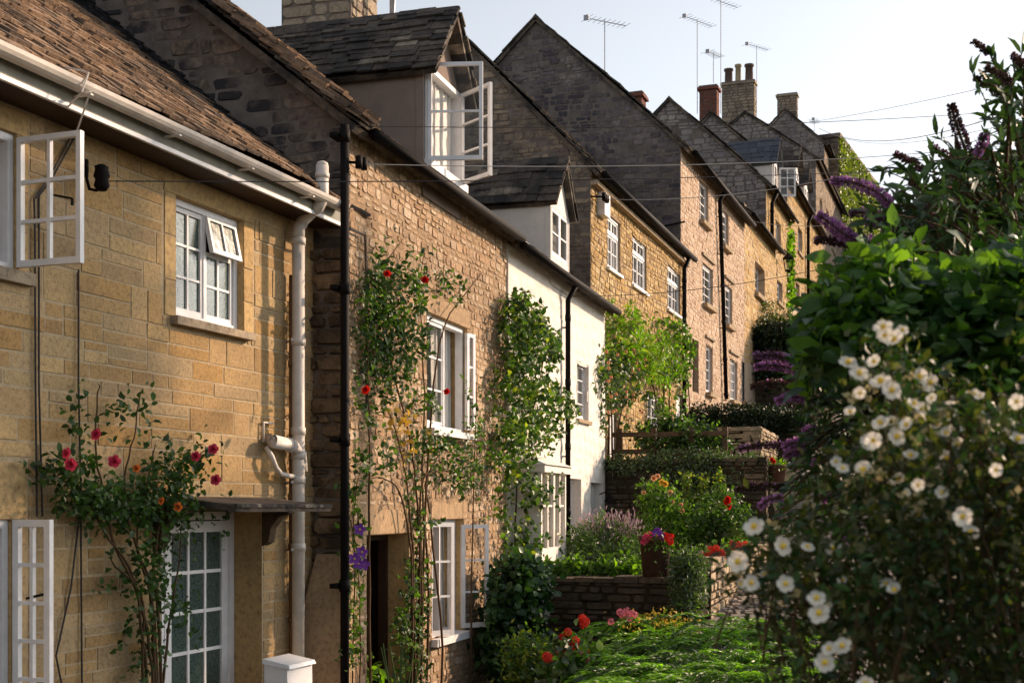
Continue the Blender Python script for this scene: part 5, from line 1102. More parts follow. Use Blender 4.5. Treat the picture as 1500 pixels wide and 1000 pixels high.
el = [(128, 695, 44, 24, 260), (135, 722, 40, 20, 260), (175, 725, 40, 24, 200), (190, 745, 34, 20, 150), (258, 705, 40, 26, 380), (283, 675, 34, 16, 150), (228, 738, 34, 24, 230), (142, 610, 12, 40, 70), (200, 605, 10, 36, 60), (218, 590, 10, 12, 16), (150, 745, 34, 16, 130), (255, 745, 40, 20, 240), (232, 790, 26, 50, 160), (228, 640, 12, 16, 16), (235, 920, 30, 80, 230), (210, 830, 26, 60, 70), (240, 860, 20, 60, 120), (285, 790, 18, 30, 36), (275, 900, 14, 80, 80), (315, 762, 20, 8, 40), (300, 660, 24, 8, 34)]
el = [(x, y, rx * 0.85, ry * 0.85, int(n_ * 0.8)) for x, y, rx, ry, n_ in el]
leaves('foliage', rel(wall_pts(A, el, 0.06, 0.42, 0.03, 3), loc), 0.052, M['leaf_rose'], rt, 0.55, out=(0.4, -0.6, 0.2))
roses(rt, loc, A, [(100, 664), (105, 680), (143, 637), (168, 676), (288, 668), (313, 658), (317, 703)], 'pink', 0.42, 1.15); roses(rt, loc, A, [(201, 686), (238, 734), (262, 742)], 'orange', 0.42, 0.9)
# ---- red rose on the dormer cottage
u, _ = B.uz(612, 1000, 0.1); loc = tuple(B.world(u, 0.15, -2.2)); rt = plant('climbing_rose', 'tall red climbing rose covering the rough stone cottage around its upper window', 'rose', loc, 'climbing roses')
st = [[(605, 1100), (612, 950), (615, 850), (612, 740), (600, 640), (580, 560), (565, 480), (560, 400), (590, 350)], [(622, 1100), (628, 900), (624, 800), (618, 700), (622, 600), (618, 500), (615, 420), (622, 370)], [(600, 1100), (604, 900), (600, 790), (585, 720), (560, 700), (545, 700)], [(545, 1100), (541, 900), (540, 780), (541, 650), (539, 560), (537, 470), (535, 340)], [(640, 1100), (648, 950), (630, 760), (625, 700), (660, 650), (700, 645), (730, 660)], [(615, 1100), (618, 900), (616, 720), (640, 690), (690, 700), (720, 735)], [(615, 1100), (620, 820), (632, 600), (650, 480), (690, 420), (705, 400)], [(608, 1100), (606, 850), (595, 700), (575, 620), (560, 590)], [(692, 1100), (690, 900), (694, 720), (698, 560)]]
wstem(B, st, 0.015, 0.004, 0.10, 5, loc).build('stem', M['stem'], rt, True)
el = [(585, 430, 42, 40, 760), (562, 470, 24, 44, 300), (598, 500, 34, 38, 520), (650, 420, 44, 18, 110), (578, 545, 30, 24, 300), (556, 400, 26, 26, 80), (545, 640, 10, 80, 80), (533, 700, 9, 26, 36), (622, 600, 20, 30, 60), (645, 655, 30, 16, 150), (600, 368, 26, 12, 40), (692, 408, 18, 10, 22), (702, 590, 14, 34, 34), (720, 640, 28, 22, 120), (692, 692, 24, 24, 260), (640, 640, 24, 12, 70), (558, 680, 22, 24, 50), (600, 720, 12, 36, 34), (732, 690, 16, 34, 90), (620, 760, 8, 30, 24), (573, 585, 24, 16, 60), (640, 560, 8, 50, 34), (670, 690, 20, 10, 90), (530, 560, 9, 10, 14), (655, 655, 18, 10, 50), (625, 640, 8, 60, 60)]
leaves('foliage', rel(wall_pts(B, el, 0.05, 0.36, 0.035, 3), loc), 0.055, [M['leaf_rose'], M['leaf_mid']], rt, 0.55, out=(0.4, -0.6, 0.2), midx=(rng.random(sum(e[4] for e in el)) < 0.35).astype(int))
roses(rt, loc, B, [(567, 402), (622, 411), (655, 574), (537, 572)], 'red', 0.38, 1.15)
loc_ = loc; P = wall_pts(B, [(590, 620, 8, 10, 24), (596, 648, 7, 8, 14), (600, 668, 6, 6, 6), (640, 640, 5, 5, 4)], 0.2, 0.3); leaves('yellow_leaves', rel(P, loc), 0.06, M['p_yellow'], rt, 0.7)
# variegated ivy beside the lower window
u, _ = B.uz(605, 1000, 0.1); loc = tuple(B.world(u, 0.1, -2.2)); rt = plant('variegated_ivy', 'pale variegated ivy climbing between the dark doorway and lower open window', 'ivy', loc)
wstem(B, [[(606, 1100), (606, 980), (612, 900), (614, 800)], [(612, 1100), (600, 960), (606, 860), (616, 760)]], 0.012, 0.005, 0.06, 5, loc).build('stem', M['stem'], rt, True)
leaves('foliage', rel(wall_pts(B, [(606, 960, 20, 60, 420), (612, 880, 17, 60, 300), (617, 810, 12, 60, 160), (590, 910, 12, 12, 40), (600, 1060, 24, 60, 250)], 0.03, 0.16), loc), 0.05, [M['leaf_mid'], M['leaf_grey']], rt, 0.85, midx=(rng.random(1170) < 0.4).astype(int))
# clematis by the doorway
loc = tuple(B.world(B.uz(520, 900, 0.1)[0], 0.1, -2.2)); rt = plant('clematis', 'thin clematis with purple flowers between the black drainpipe and doorway', 'clematis', loc)
wstem(B, [[(515, 1100), (517, 950), (520, 850), (518, 770), (524, 700)], [(524, 1100), (528, 950), (524, 820), (512, 760)]], 0.008, 0.004, 0.06, 5, loc).build('stem', M['stem'], rt, True)
leaves('foliage', rel(wall_pts(B, [(519, 850, 10, 70, 150), (524, 760, 12, 30, 60), (530, 910, 10, 40, 60), (518, 950, 14, 30, 90), (522, 690, 10, 40, 40), (545, 820, 6, 3, 5)], 0.03, 0.18), loc), 0.055, M['leaf_mid'], rt, 0.6)
CL = petal_mesh('clematis_bloom', [(5, 0.045, 0.035, 1.35, 0, 0)], [M['p_purple'], M['stamen']], (0.008, 0.004, 1))
for px_, py_ in ((527, 775), (530, 808), (525, 825), (533, 826), (519, 818)): u, z = B.uz(px_, py_, 0.2); put('flower', CL, rt, B.world(u, 0.2, z) - Vector(loc), 1.15, (0.2, -1, 0.1))
# leafy plant at the foot of the corner
loc = tuple(B.world(0.35, 0.35, -2.2)); rt = plant('leafy_perennial', 'bright leafy plant at the foot of the rough stone corner', 'plant', loc)
pc = ray(510, 985, 11.6); leaves('foliage', rel(cloud([(pc.x, pc.y, pc.z - 0.15, 0.28, 0.25, 0.35, 520), (pc.x - 0.1, pc.y, pc.z - 0.6, 0.3, 0.25, 0.35, 300)], 0.05, 8), loc), 0.10, M['leaf_bright'], rt, 0.45); mb = MB()
for i in range(8): mb.tube([(0.02 * i - 0.07, 0, 0), (random.uniform(-0.25, 0.25), random.uniform(-0.2, 0.2), 1.0)], 0.006, 4)
mb.build('stem', M['gstem'], rt)
# ---- creeper on the white cottage
loc = tuple(Cc.world(Cc.uz(780, 800, 0.1)[0], 0.1, -0.86)); rt = plant('creeper', 'dense green climber hanging over the near half of the white cottage', 'climber', loc, 'climbers on the fronts')
wstem(Cc, [[(768, 830), (766, 760), (770, 680), (765, 600), (770, 500), (780, 450)], [(775, 830), (778, 740), (774, 640), (790, 560), (800, 500)], [(765, 830), (760, 720), (752, 660)], [(788, 830), (785, 740), (792, 660), (815, 620)], [(758, 830), (755, 780), (758, 700)]], 0.02, 0.007, 0.08, 6, loc).build('stem', M['stem'], rt, True)
el = [(780, 465, 22, 28, 620), (792, 510, 30, 32, 950), (776, 555, 20, 36, 520), (806, 585, 28, 24, 480), (780, 625, 28, 28, 420), (828, 600, 14, 16, 110), (768, 675, 22, 34, 230), (805, 635, 22, 20, 190), (790, 740, 22, 34, 170), (812, 700, 12, 22, 70), (800, 790, 24, 14, 130), (775, 800, 22, 14, 160), (752, 650, 12, 26, 90), (784, 715, 26, 30, 130), (806, 715, 9, 20, 60), (768, 440, 10, 10, 60), (745, 690, 16, 26, 80), (762, 760, 20, 36, 70), (785, 780, 16, 26, 40), (798, 447, 5, 14, 16)]
n_ = sum(e[4] for e in el); P = wall_pts(Cc, el, 0.08, 0.55, 0.0, 1); leaves('foliage', rel(P, loc), 0.075, [M['leaf_mid'], M['leaf_yellow'], M['leaf_rose']], rt, 0.6, out=(0.4, -0.4, 0.2), midx=rng.choice([0, 1, 2], len(P), p=[0.45, 0.13, 0.42]))
# dark ivy mound at the party line
loc = tuple(B.world(LB - 0.5, 0.4, -2.2)); rt = plant('ivy_mound', 'large dark ivy mound at the wall corner below the green climber', 'ivy', loc)
c_ = ray(758, 872, 14.3); P = cloud([(c_.x, c_.y, c_.z, 0.34, 0.3, 0.42, 1200), (c_.x - 0.05, c_.y, c_.z - 0.55, 0.40, 0.35, 0.5, 900), (c_.x + 0.12, c_.y + 0.1, c_.z + 0.18, 0.25, 0.25, 0.25, 350), (c_.x - 0.22, c_.y - 0.3, c_.z - 0.2, 0.14, 0.14, 0.6, 300)], 0.05, 6, 0.7); leaves('foliage', rel(P, loc), 0.085, M['leaf_ivy'], rt, 0.85, 0.15, out=(0.1, -0.9, 0.3)); mb = MB(); mb.tube([(0, 0, 0), (0.1, 0.05, 0.6), (0, 0.1, 1.2)], 0.03, 6); mb.build('stem', M['stem'], rt)

def bush(name, label, cat, blobs, lsize, lmat, asp=0.5, clump=0.06, per=8, shell=0.6, base=None, group=None, up=0.35, midx=None, stems=9, droop=0.0):
    """blobs: (px,py,Y, rpx, rpy, rdepth m, n)"""
    bl = []
    for px_, py_, Y, rx, ry, rd, n in blobs: c_ = ray(px_, py_, Y); bl.append((c_.x, c_.y, c_.z, rx / FPX * Y, rd, ry / FPX * Y, n))
    b0 = bl[0]; bz = base if base is not None else b0[2] - b0[5]; loc = (b0[0], b0[1], bz); rt = plant(name, label, cat, loc, group)
    P = cloud(bl, clump, per, shell); mats = lmat if isinstance(lmat, (list, tuple)) else [lmat]
    leaves('foliage', rel(P, loc), lsize, [M[k] for k in mats], rt, asp, up=up, droop=droop, midx=None if len(mats) == 1 else rng.choice(range(len(mats)), len(P), p=midx))
    mb = MB()
    for i in range(stems):
        b_ = bl[i % len(bl)]; e = Vector((b_[0] + random.uniform(-0.5, 0.5) * b_[3], b_[1] + random.uniform(-0.5, 0.5) * b_[4], b_[2] + random.uniform(-0.2, 0.6) * b_[5])) - Vector(loc); s_ = Vector((random.uniform(-0.05, 0.05), random.uniform(-0.05, 0.05), 0))
        mb.tube(smooth([s_, s_.lerp(e, 0.4) + Vector((0, 0, 0.1 * e.length)), e], 3), [0.012 * max(1, e.length)] * 3 + [0.009] * 3 + [0.005], 5)
    mb.build('stem', M['stem'], rt, True); return rt, Vector(loc)
def blooms(rt, loc, pts, me, sc=1.0, name='flower', face=(-0.1, -1, 0.35), fj=0.5):
    for px_, py_, Y in pts: put(name, me, rt, ray(px_, py_, Y) - loc, sc * random.uniform(0.85, 1.15), Vector(face) + Vector((random.uniform(-fj, fj), 0, random.uniform(-fj, fj))))
# D cottage climbers
loc = tuple(D.world(D.uz(905, 650, 0.2)[0], 0.2, 0.72)); rt = plant('climbing_rose', 'pale flowering climber at the near corner of the golden cottage', 'rose', loc, 'climbing roses')
el = [(903, 530, 24, 28, 480), (892, 555, 18, 28, 320), (925, 555, 28, 26, 330), (905, 590, 20, 26, 150), (888, 600, 8, 40, 110), (940, 585, 20, 16, 90), (915, 615, 12, 14, 40)]
P = wall_pts(D, el, 0.1, 0.5, 0.0, 1); leaves('foliage', rel(P, loc), 0.085, [M['leaf_rose'], M['leaf_grey'], M['leaf_yellow']], rt, 0.6, midx=rng.choice([0, 1, 2], len(P), p=[0.45, 0.45, 0.1])); wstem(D, [[(898, 690), (896, 620), (895, 560), (905, 510)], [(905, 690), (904, 640), (920, 570), (950, 540)], [(890, 690), (892, 600), (884, 540)]], 0.02, 0.01, 0.15, 5, loc).build('stem', M['stem'], rt, True)
for px_, py_ in [(random.uniform(885, 960), random.uniform(510, 610)) for _ in range(26)]: u, z = D.uz(px_, py_, 0.6); put('flower', ROSE['peach'], rt, D.world(u, 0.5, z) - Vector(loc), 0.9, (0.2, -1, 0.3))
loc = tuple(D.world(D.uz(965, 650, 0.2)[0], 0.2, 0.72)); rt = plant('wisteria', 'bright yellow-green feathery climber over the door of the golden cottage', 'climber', loc, 'climbers on the fronts')
el = [(925, 468, 20, 18, 480), (930, 500, 26, 24, 720), (955, 518, 30, 24, 700), (972, 535, 22, 22, 320), (950, 550, 22, 16, 160)]
P = wall_pts(D, el, 0.1, 0.75, 0.0, 1); leaves('foliage', rel(P, loc), 0.11, [M['leaf_bright'], M['leaf_yellow']], rt, 0.3, droop=0.5, midx=rng.choice([0, 1], len(P), p=[0.75, 0.25])); wstem(D, [[(965, 690), (963, 600), (950, 540), (930, 480)], [(970, 690), (972, 600), (975, 530)]], 0.025, 0.012, 0.15, 5, loc).build('stem', M['stem'], rt, True)
loc = tuple(D.world(D.uz(990, 650, 0.2)[0], 0.2, 0.72)); rt = plant('creeper', 'mid-green climber around the white door by the drainpipe', 'climber', loc, 'climbers on the fronts')
el = [(990, 490, 20, 20, 420), (1000, 520, 18, 28, 560), (985, 540, 18, 24, 320), (978, 585, 9, 40, 200), (1012, 560, 5, 50, 110), (1002, 545, 10, 16, 90)]
P = wall_pts(D, el, 0.08, 0.5, 0.0, 1); leaves('foliage', rel(P, loc), 0.085, [M['leaf_mid'], M['leaf_bright']], rt, 0.6, midx=rng.choice([0, 1], len(P), p=[0.65, 0.35])); wstem(D, [[(985, 690), (980, 600), (985, 500)], [(1003, 690), (1010, 600), (1004, 520)]], 0.02, 0.01, 0.1, 5, loc).build('stem', M['stem'], rt, True)
# garden bushes, near to far
rt, l = bush('lavender', 'big mauve-topped lavender bush by the white cottage', 'shrub', [(890, 795, 17.2, 52, 36, 0.45, 2400), (860, 812, 16.8, 28, 30, 0.35, 900), (845, 800, 17, 18, 30, 0.3, 400), (925, 810, 16.9, 22, 24, 0.3, 500)], 0.075, ['leaf_mid', 'leaf_grey'], 0.22, 0.05, 10, base=-0.86, midx=[0.65, 0.35])
P = cloud([(*ray(890, 768, 17.1), 0.42, 0.35, 0.16, 420), (*ray(925, 775, 17.1), 0.16, 0.2, 0.14, 150)], 0.05, 4, 0.3); quads('flower_spikes', rel(P, l), 0.06, M['p_lav'], rt, 0.3, dirs=np.tile([[0, 0, 1.0]], (len(P), 1)) + rng.normal(size=(len(P), 3)) * 0.25)['kind'] = 'stuff'
bush('grey_shrub', 'grey-green rounded shrub between the flower pot wall and the path wall', 'shrub', [(1007, 828, 12.4, 22, 24, 0.22, 1500), (1009, 860, 12.3, 22, 30, 0.22, 1300), (1003, 885, 12.3, 18, 20, 0.2, 500)], 0.05, ['leaf_grey', 'leaf_mid'], 0.35, 0.035, 8, base=-1.25, midx=[0.7, 0.3])
rt, l = bush('rose_bush', 'tall rose bush with yellow and peach blooms before the dark wall', 'rose', [(975, 760, 18.6, 36, 40, 0.4, 1300), (965, 730, 18.8, 24, 26, 0.3, 500), (1005, 780, 18.4, 34, 30, 0.4, 900), (950, 720, 19, 14, 14, 0.2, 120)], 0.07, ['leaf_mid', 'leaf_bright'], 0.5, 0.06, 6, base=-0.86, midx=[0.7, 0.3], group='garden rose bushes')
blooms(rt, l, [(970, 706, 18.5), (975, 709, 18.5)], ROSE['yellow'], 1.6); blooms(rt, l, [(943, 722, 18.5), (963, 698, 18.5), (982, 722, 18.5), (958, 700, 18.6), (998, 740, 18.3), (1000, 748, 18.3), (985, 735, 18.4), (1038, 800, 18.0)], ROSE['peach'], 1.3)
rt, l = bush('rose_bush', 'loose rose bush with two bright red blooms beside the steps', 'rose', [(1055, 750, 18.2, 36, 36, 0.4, 900), (1080, 770, 18.0, 26, 26, 0.35, 500), (1040, 775, 18.1, 30, 26, 0.35, 600)], 0.07, ['leaf_mid', 'leaf_rose'], 0.5, 0.07, 6, base=-0.8, midx=[0.5, 0.5], group='garden rose bushes')
blooms(rt, l, [(1066, 731, 17.8), (1067, 741, 17.8), (1065, 736, 17.8)], ROSE['red'], 1.5)
for i, (px_, lab) in enumerate(((1006, 'leftmost of three upright pale-tipped spires before the trailing creeper'), (1030, 'middle one of three upright pale-tipped spires before the trailing creeper'), (1054, 'rightmost of three upright pale-tipped spires before the trailing creeper'))):
    bush('foxglove_spire', lab, 'plant', [(px_, 710, 19.6, 5, 22, 0.07, 130), (px_, 735, 19.6, 9, 18, 0.1, 120), (px_, 765, 19.6, 10, 30, 0.1, 150)], 0.06, ['leaf_yellow', 'leaf_mid'], 0.5, 0.03, 5, base=-0.86, midx=[0.5, 0.5], group='upright spires', stems=2)
# trailing creeper on the wall top
bush('trailing_creeper', 'grey-green creeper trailing over the dark garden wall', 'creeper', [(925, 680, 20.75, 44, 12, 0.25, 1200), (985, 676, 20.7, 42, 14, 0.28, 1700), (1040, 678, 20.6, 42, 18, 0.3, 2200), (1092, 682, 20.5, 26, 14, 0.25, 1000), (1020, 708, 20.45, 34, 30, 0.14, 1500), (1062, 708, 20.4, 38, 26, 0.14, 1400), (1102, 702, 20.4, 22, 16, 0.12, 500), (988, 702, 20.5, 20, 24, 0.12, 600), (1040, 735, 20.3, 24, 16, 0.12, 400)], 0.05, ['leaf_grey', 'leaf_mid'], 0.45, 0.05, 8, base=0.72, midx=[0.7, 0.3], droop=0.4)
bush('garden_shrub', 'green shrub growing through the dark rail fence', 'shrub', [(985, 632, 21.9, 28, 20, 0.35, 1100), (1020, 642, 21.1, 30, 20, 0.3, 1200), (945, 640, 22.0, 18, 16, 0.3, 350), (1048, 655, 21.0, 20, 12, 0.25, 450), (965, 655, 21.1, 20, 12, 0.2, 350)], 0.08, ['leaf_mid', 'leaf_dark'], 0.55, 0.07, 8, base=0.72, midx=[0.55, 0.45])
bush('hedge', 'dark clipped hedge along the terrace of the tall cottage', 'hedge', [(1030, 612, 28.2, 24, 17, 0.4, 1500), (1065, 612, 28.1, 26, 17, 0.4, 1500), (1100, 612, 28.0, 26, 16, 0.4, 1500), (1135, 614, 27.9, 26, 16, 0.4, 1500), (1170, 617, 27.8, 26, 16, 0.4, 1500), (1100, 632, 27.8, 80, 10, 0.3, 1800)], 0.06, 'hedge', 0.6, 0.06, 8, 0.75, base=1.65)
bush('wall_ivy', 'dark ivy sheet hanging over the high wall beyond the tall cottage', 'ivy', [(1130, 490, 36.9, 34, 16, 0.35, 2000), (1180, 490, 36.8, 34, 16, 0.35, 2000), (1125, 530, 36.75, 22, 40, 0.15, 900), (1160, 520, 36.7, 40, 24, 0.15, 1100), (1200, 530, 36.6, 24, 40, 0.2, 900)], 0.09, 'hedge', 0.7, 0.1, 8, base=4.6, droop=0.3)
bush('bank_shrub', 'brownish green shrub above the high ivy wall', 'shrub', [(1122, 462, 38.2, 18, 20, 0.5, 900), (1145, 472, 38.0, 24, 12, 0.5, 900), (1165, 478, 37.8, 26, 8, 0.5, 700)], 0.08, ['leaf_olive', 'leaf_mid'], 0.35, 0.1, 8, base=5.0, midx=[0.6, 0.4])
# narrow ivy strip, creeper house
loc = tuple(Hh.world(Hh.uz(1158, 440, 0.1)[0], 0.1, 7.2)); rt = plant('ivy_strip', 'narrow bright green ivy column on the golden upper house', 'ivy', loc)
leaves('foliage', rel(wall_pts(Hh, [(1157, 380, 4, 34, 500), (1158, 430, 5, 30, 500), (1157, 350, 3, 16, 150)], 0.03, 0.2), loc), 0.16, M['leaf_bright'], rt, 0.7)
loc = tuple(Kk.world(1, 0.1, 12)); rt = plant('wall_creeper', 'yellow-green creeper covering the front of the farthest house', 'creeper', loc, 'climbers on the fronts')
P = []
while len(P) < 15000:
    u = rng.uniform(0, LK + 0.1); z = rng.uniform(11.5, 18.85)
    if any(h[0] - 0.05 < u < h[1] + 0.05 and h[2] - 0.05 < z < h[3] for h in kh): continue
    P.append(tuple(Kk.world(u, 0.03 + 0.12 * rng.random() * (0.6 + 0.4 * math.sin(u * 3) * math.sin(z * 2.3)), z)))
leaves('foliage', rel(np.array(P), loc), 0.17, M['ivywall'], rt, 0.8, out=(0.9, -0.4, 0.2), droop=0.5)
# ---- pots and bedding flowers
def pot(label, px_, pyb, Y, r, h, mat='terracotta'):
    p = ray(px_, pyb, Y); rt = empty('flower_pot', tuple(p), 0, label=label, cat='pot', group='flower pots'); mb = MB()
    mb.lathe((0, 0, 0), [(r * 0.78, 0), (r * 0.97, h * 0.86), (r * 1.06, h * 0.87), (r * 1.08, h), (r * 0.95, h), (r * 0.93, h * 0.9)], 24); mb.build('pot', M[mat], rt, True); mb = MB(); mb.lathe((0, 0, h * 0.86), [(r * 0.9, 0), (r * 0.9, 0.02)], 20); mb.build('soil', M['soil'], rt); return p
p = pot('round terracotta pot standing on the end of the dark garden wall', 960, 846, 15.03, 0.185, 0.49); p.z = -0.82
PET = petal_mesh('petunia', [(5, 0.03, 0.03, 1.2, 0, 0)], [M['p_purple']]); PEP = petal_mesh('petunia_pink', [(5, 0.03, 0.03, 1.2, 0, 0)], [M['p_pink']]); PER = petal_mesh('petunia_red', [(5, 0.03, 0.03, 1.2, 0, 0)], [M['p_red']])
rt, l = bush('potted_petunias', 'purple, pink and red flowers overflowing the pot on the wall', 'flowers', [(962, 795, 15.0, 24, 10, 0.2, 420)], 0.05, ['leaf_mid', 'leaf_bright'], 0.4, 0.04, 6, base=p.z + 0.44, midx=[0.6, 0.4], stems=6)
for _ in range(46):
    px_ = random.uniform(940, 985); py_ = 790 - 12 * (1 - abs(px_ - 965) / 25) + random.uniform(-4, 9); me = PER if px_ > 974 else (PEP if px_ < 955 else random.choice([PET, PET, PET, PEP])); put('flower', me, rt, ray(px_, py_, 14.85) - l, random.uniform(0.8, 1.15), (random.uniform(-0.5, 0.5), -1, random.uniform(0, 0.7)))
p = pot('small dark pot at the top of the steps with sunlit rim', 1138, 706, 20.55, 0.155, 0.27)
rt, l = bush('potted_geranium', 'small red-flowered plant in the pot by the steps', 'flowers', [(1137, 680, 20.55, 14, 7, 0.13, 150)], 0.05, 'leaf_bright', 0.5, 0.03, 5, base=p.z + 0.24, stems=4); blooms(rt, l, [(1131, 673, 20.4), (1134, 676, 20.4)], ROSE['red'], 1.1)
GER = {}
for k, mt in (('red', 'p_scarlet'), ('pink', 'p_lpink'), ('deep', 'p_red')):
    mb = MB(); 
    for i in range(26):
        d_ = Vector((random.gauss(0, 1), random.gauss(0, 1), random.gauss(0, 1) + 0.3)).normalized(); c_ = d_ * 0.035; s_ = d_.orthogonal().normalized() * 0.014; t_ = d_.cross(s_).normalized() * 0.014
        for a in range(5): w = a * 1.257; e = s_ * math.cos(w) + t_ * math.sin(w); f = s_ * math.cos(w + 0.6) + t_ * math.sin(w + 0.6); g_ = s_ * math.cos(w - 0.6) + t_ * math.sin(w - 0.6); mb.add([c_ + e * 0.1, c_ + f * 0.8 + d_ * 0.003, c_ + e * 1.25, c_ + g_ * 0.8 + d_ * 0.003], [(0, 1, 2, 3)])
    me = bpy.data.meshes.new('geranium_' + k); me.from_pydata(mb.v, [], mb.f); me.materials.append(M[mt]); GER[k] = me
rt, l = bush('geranium', 'scarlet geraniums spilling at the near end of the sunlit path wall', 'flowers', [(1045, 812, 13.6, 26, 9, 0.15, 350)], 0.05, 'leaf_mid', 0.85, 0.03, 6, base=-0.55, stems=8, group='geraniums'); blooms(rt, l, [(random.uniform(1027, 1060), random.uniform(800, 816), 13.4) for _ in range(14)], GER['red'], 0.9, 'flower_head')
rt, l = bush('geranium', 'scarlet geraniums farther along the sunlit path wall', 'flowers', [(1082, 802, 15.4, 18, 6, 0.15, 220)], 0.05, 'leaf_mid', 0.85, 0.03, 6, base=-0.55, stems=6, group='geraniums'); blooms(rt, l, [(random.uniform(1066, 1096), random.uniform(794, 804), 15.2) for _ in range(9)], GER['red'], 0.8, 'flower_head')
rt, l = bush('geranium', 'light pink geranium in front of the dark wall', 'flowers', [(918, 920, 11.8, 12, 14, 0.12, 120)], 0.055, 'leaf_mid', 0.85, 0.03, 6, base=-1.7, stems=6, group='geraniums'); blooms(rt, l, [(908, 896, 11.6), (918, 895, 11.6), (926, 898, 11.6), (922, 905, 11.55), (912, 900, 11.6), (930, 900, 11.6), (895, 910, 11.6)], GER['pink'], 0.9, 'flower_head')
rt, l = bush('geranium', 'tall red geraniums at the foot of the dark wall', 'flowers', [(845, 965, 10.8, 30, 28, 0.3, 420), (870, 985, 10.7, 26, 20, 0.3, 300), (835, 990, 10.6, 40, 18, 0.3, 400)], 0.075, ['leaf_mid', 'leaf_grey'], 0.8, 0.05, 6, base=-2.2, midx=[0.7, 0.3], stems=14, group='geraniums')
blooms(rt, l, [(853, 905, 10.8), (857, 910, 10.8), (855, 914, 10.8), (832, 925, 10.7), (836, 948, 10.7), (828, 950, 10.7), (842, 945, 10.7), (822, 955, 10.7), (850, 955, 10.7), (803, 963, 10.5), (801, 961, 10.5), (843, 938, 10.7)], GER['red'], 1.0, 'flower_head'); blooms(rt, l, [(866, 962, 10.6), (874, 975, 10.6), (870, 978, 10.6), (912, 983, 10.6), (860, 970, 10.6), (852, 957, 10.6)], GER['pink'], 0.7, 'flower_head')
blooms(rt, l, [(823, 932, 10.7), (860, 956, 10.7)], GER['deep'], 0.8, 'flower_head')
rt, l = bush('garden_shrub', 'small yellow-green shrub at the bottom beside the dark ivy mound', 'shrub', [(775, 955, 11.6, 34, 24, 0.3, 900), (765, 985, 11.5, 30, 22, 0.3, 600)], 0.05, ['leaf_mid', 'leaf_yellow'], 0.5, 0.05, 6, base=-2.2, midx=[0.7, 0.3])
bush('bedding_plants', 'low green plants along the top of the dark garden wall', 'plants', [(840, 832, 15.7, 30, 9, 0.2, 500), (900, 832, 15.6, 30, 8, 0.2, 500), (790, 838, 15.8, 26, 10, 0.2, 400), (925, 838, 15.5, 14, 6, 0.15, 200)], 0.085, ['leaf_mid', 'leaf_bright'], 0.5, 0.05, 6, base=-0.86, midx=[0.6, 0.4])
P = cloud([(*ray(965, 911, 11.9), 0.32, 0.25, 0.06, 330), (*ray(1000, 918, 11.8), 0.2, 0.2, 0.04, 120), (*ray(925, 918, 11.6), 0.14, 0.2, 0.04, 60)], 0.04, 5, 0.2); l = tuple(ray(965, 925, 11.9)); rt = plant('yellow_ground_flowers', 'tiny yellow flowers behind the feathery juniper', 'flowers', l); quads('flowers', rel(P, l), 0.028, M['p_yellow'], rt, 0.9)['kind'] = 'stuff'; leaves('foliage', rel(P - np.array([0, 0, 0.04]), l), 0.04, M['leaf_bright'], rt, 0.4)
# juniper: arching feathery fronds
l = tuple(ray(1040, 1000, 10.6)); l = (l[0], l[1], -2.1); rt = plant('juniper', 'low spreading feathery juniper bright in the sun', 'juniper', l)
Pn, Dn, Mn = [], [], []; mb = MB()
for i in range(360):
    px0 = 885 + 310 * rng.random(); row = rng.integers(0, 6); Y0 = 11.9 - row * 0.45 + rng.normal() * 0.08; py0 = 905 + row * 17 + abs(px0 - 1040) * 0.07 + rng.normal() * 4
    p0 = ray(px0 + 20, py0 + 10, Y0); az = rng.uniform(-3.0, -2.3) if rng.random() < 0.75 else rng.uniform(-2.4, -0.6); Lf = rng.uniform(0.38, 0.72); dv = Vector((math.cos(az), math.sin(az) * 0.8, 0.62)).normalized()
    N_ = 20; pts_ = []; wd = rng.uniform(0.6, 1.1); fm = int(rng.random() < 0.22)
    for k in range(N_):
        f = k / (N_ - 1); p = p0 + dv * Lf * f - Vector((0, 0, 1.05)) * (f * Lf) ** 2; pts_.append(p - Vector(l))
        dd_ = (dv - Vector((0, 0, 2.1)) * f * Lf).normalized(); sd_ = dd_.cross(Vector((0, 0, 1))).normalized(); tp = math.sin(min(1, f + 0.12) * math.pi) ** 0.6
        for s_ in (-1, 1):
            for e_ in range(2):
                q = p - Vector(l) + (dd_ * 0.75 + sd_ * s_ * 0.7) * 0.035 * e_ * tp; Pn.append(tuple(q)); Mn.append(fm); Dn.append(tuple(dd_ * 0.9 + sd_ * s_ * wd * 0.55 * (1 - e_ * 0.25) + Vector((0, 0, rng.normal() * 0.12))))
    mb.tube([pts_[0], pts_[12], pts_[-1]], [0.004, 0.002, 0.001], 3)
quads('foliage', np.array(Pn), 0.06, [M['juniper'], M['leaf_rose']], rt, 0.17, dirs=Dn, midx=np.array(Mn)); mb.build('stem', M['gstem'], rt)
P = cloud([(*ray(1020, 1010, 10.6), 0.9, 0.7, 0.3, 2200), (*ray(1100, 1015, 10.6), 0.6, 0.7, 0.25, 1200)], 0.1, 8, 0.3); quads('inner_foliage', rel(P, l), 0.07, M['leaf_dark'], rt, 0.3)

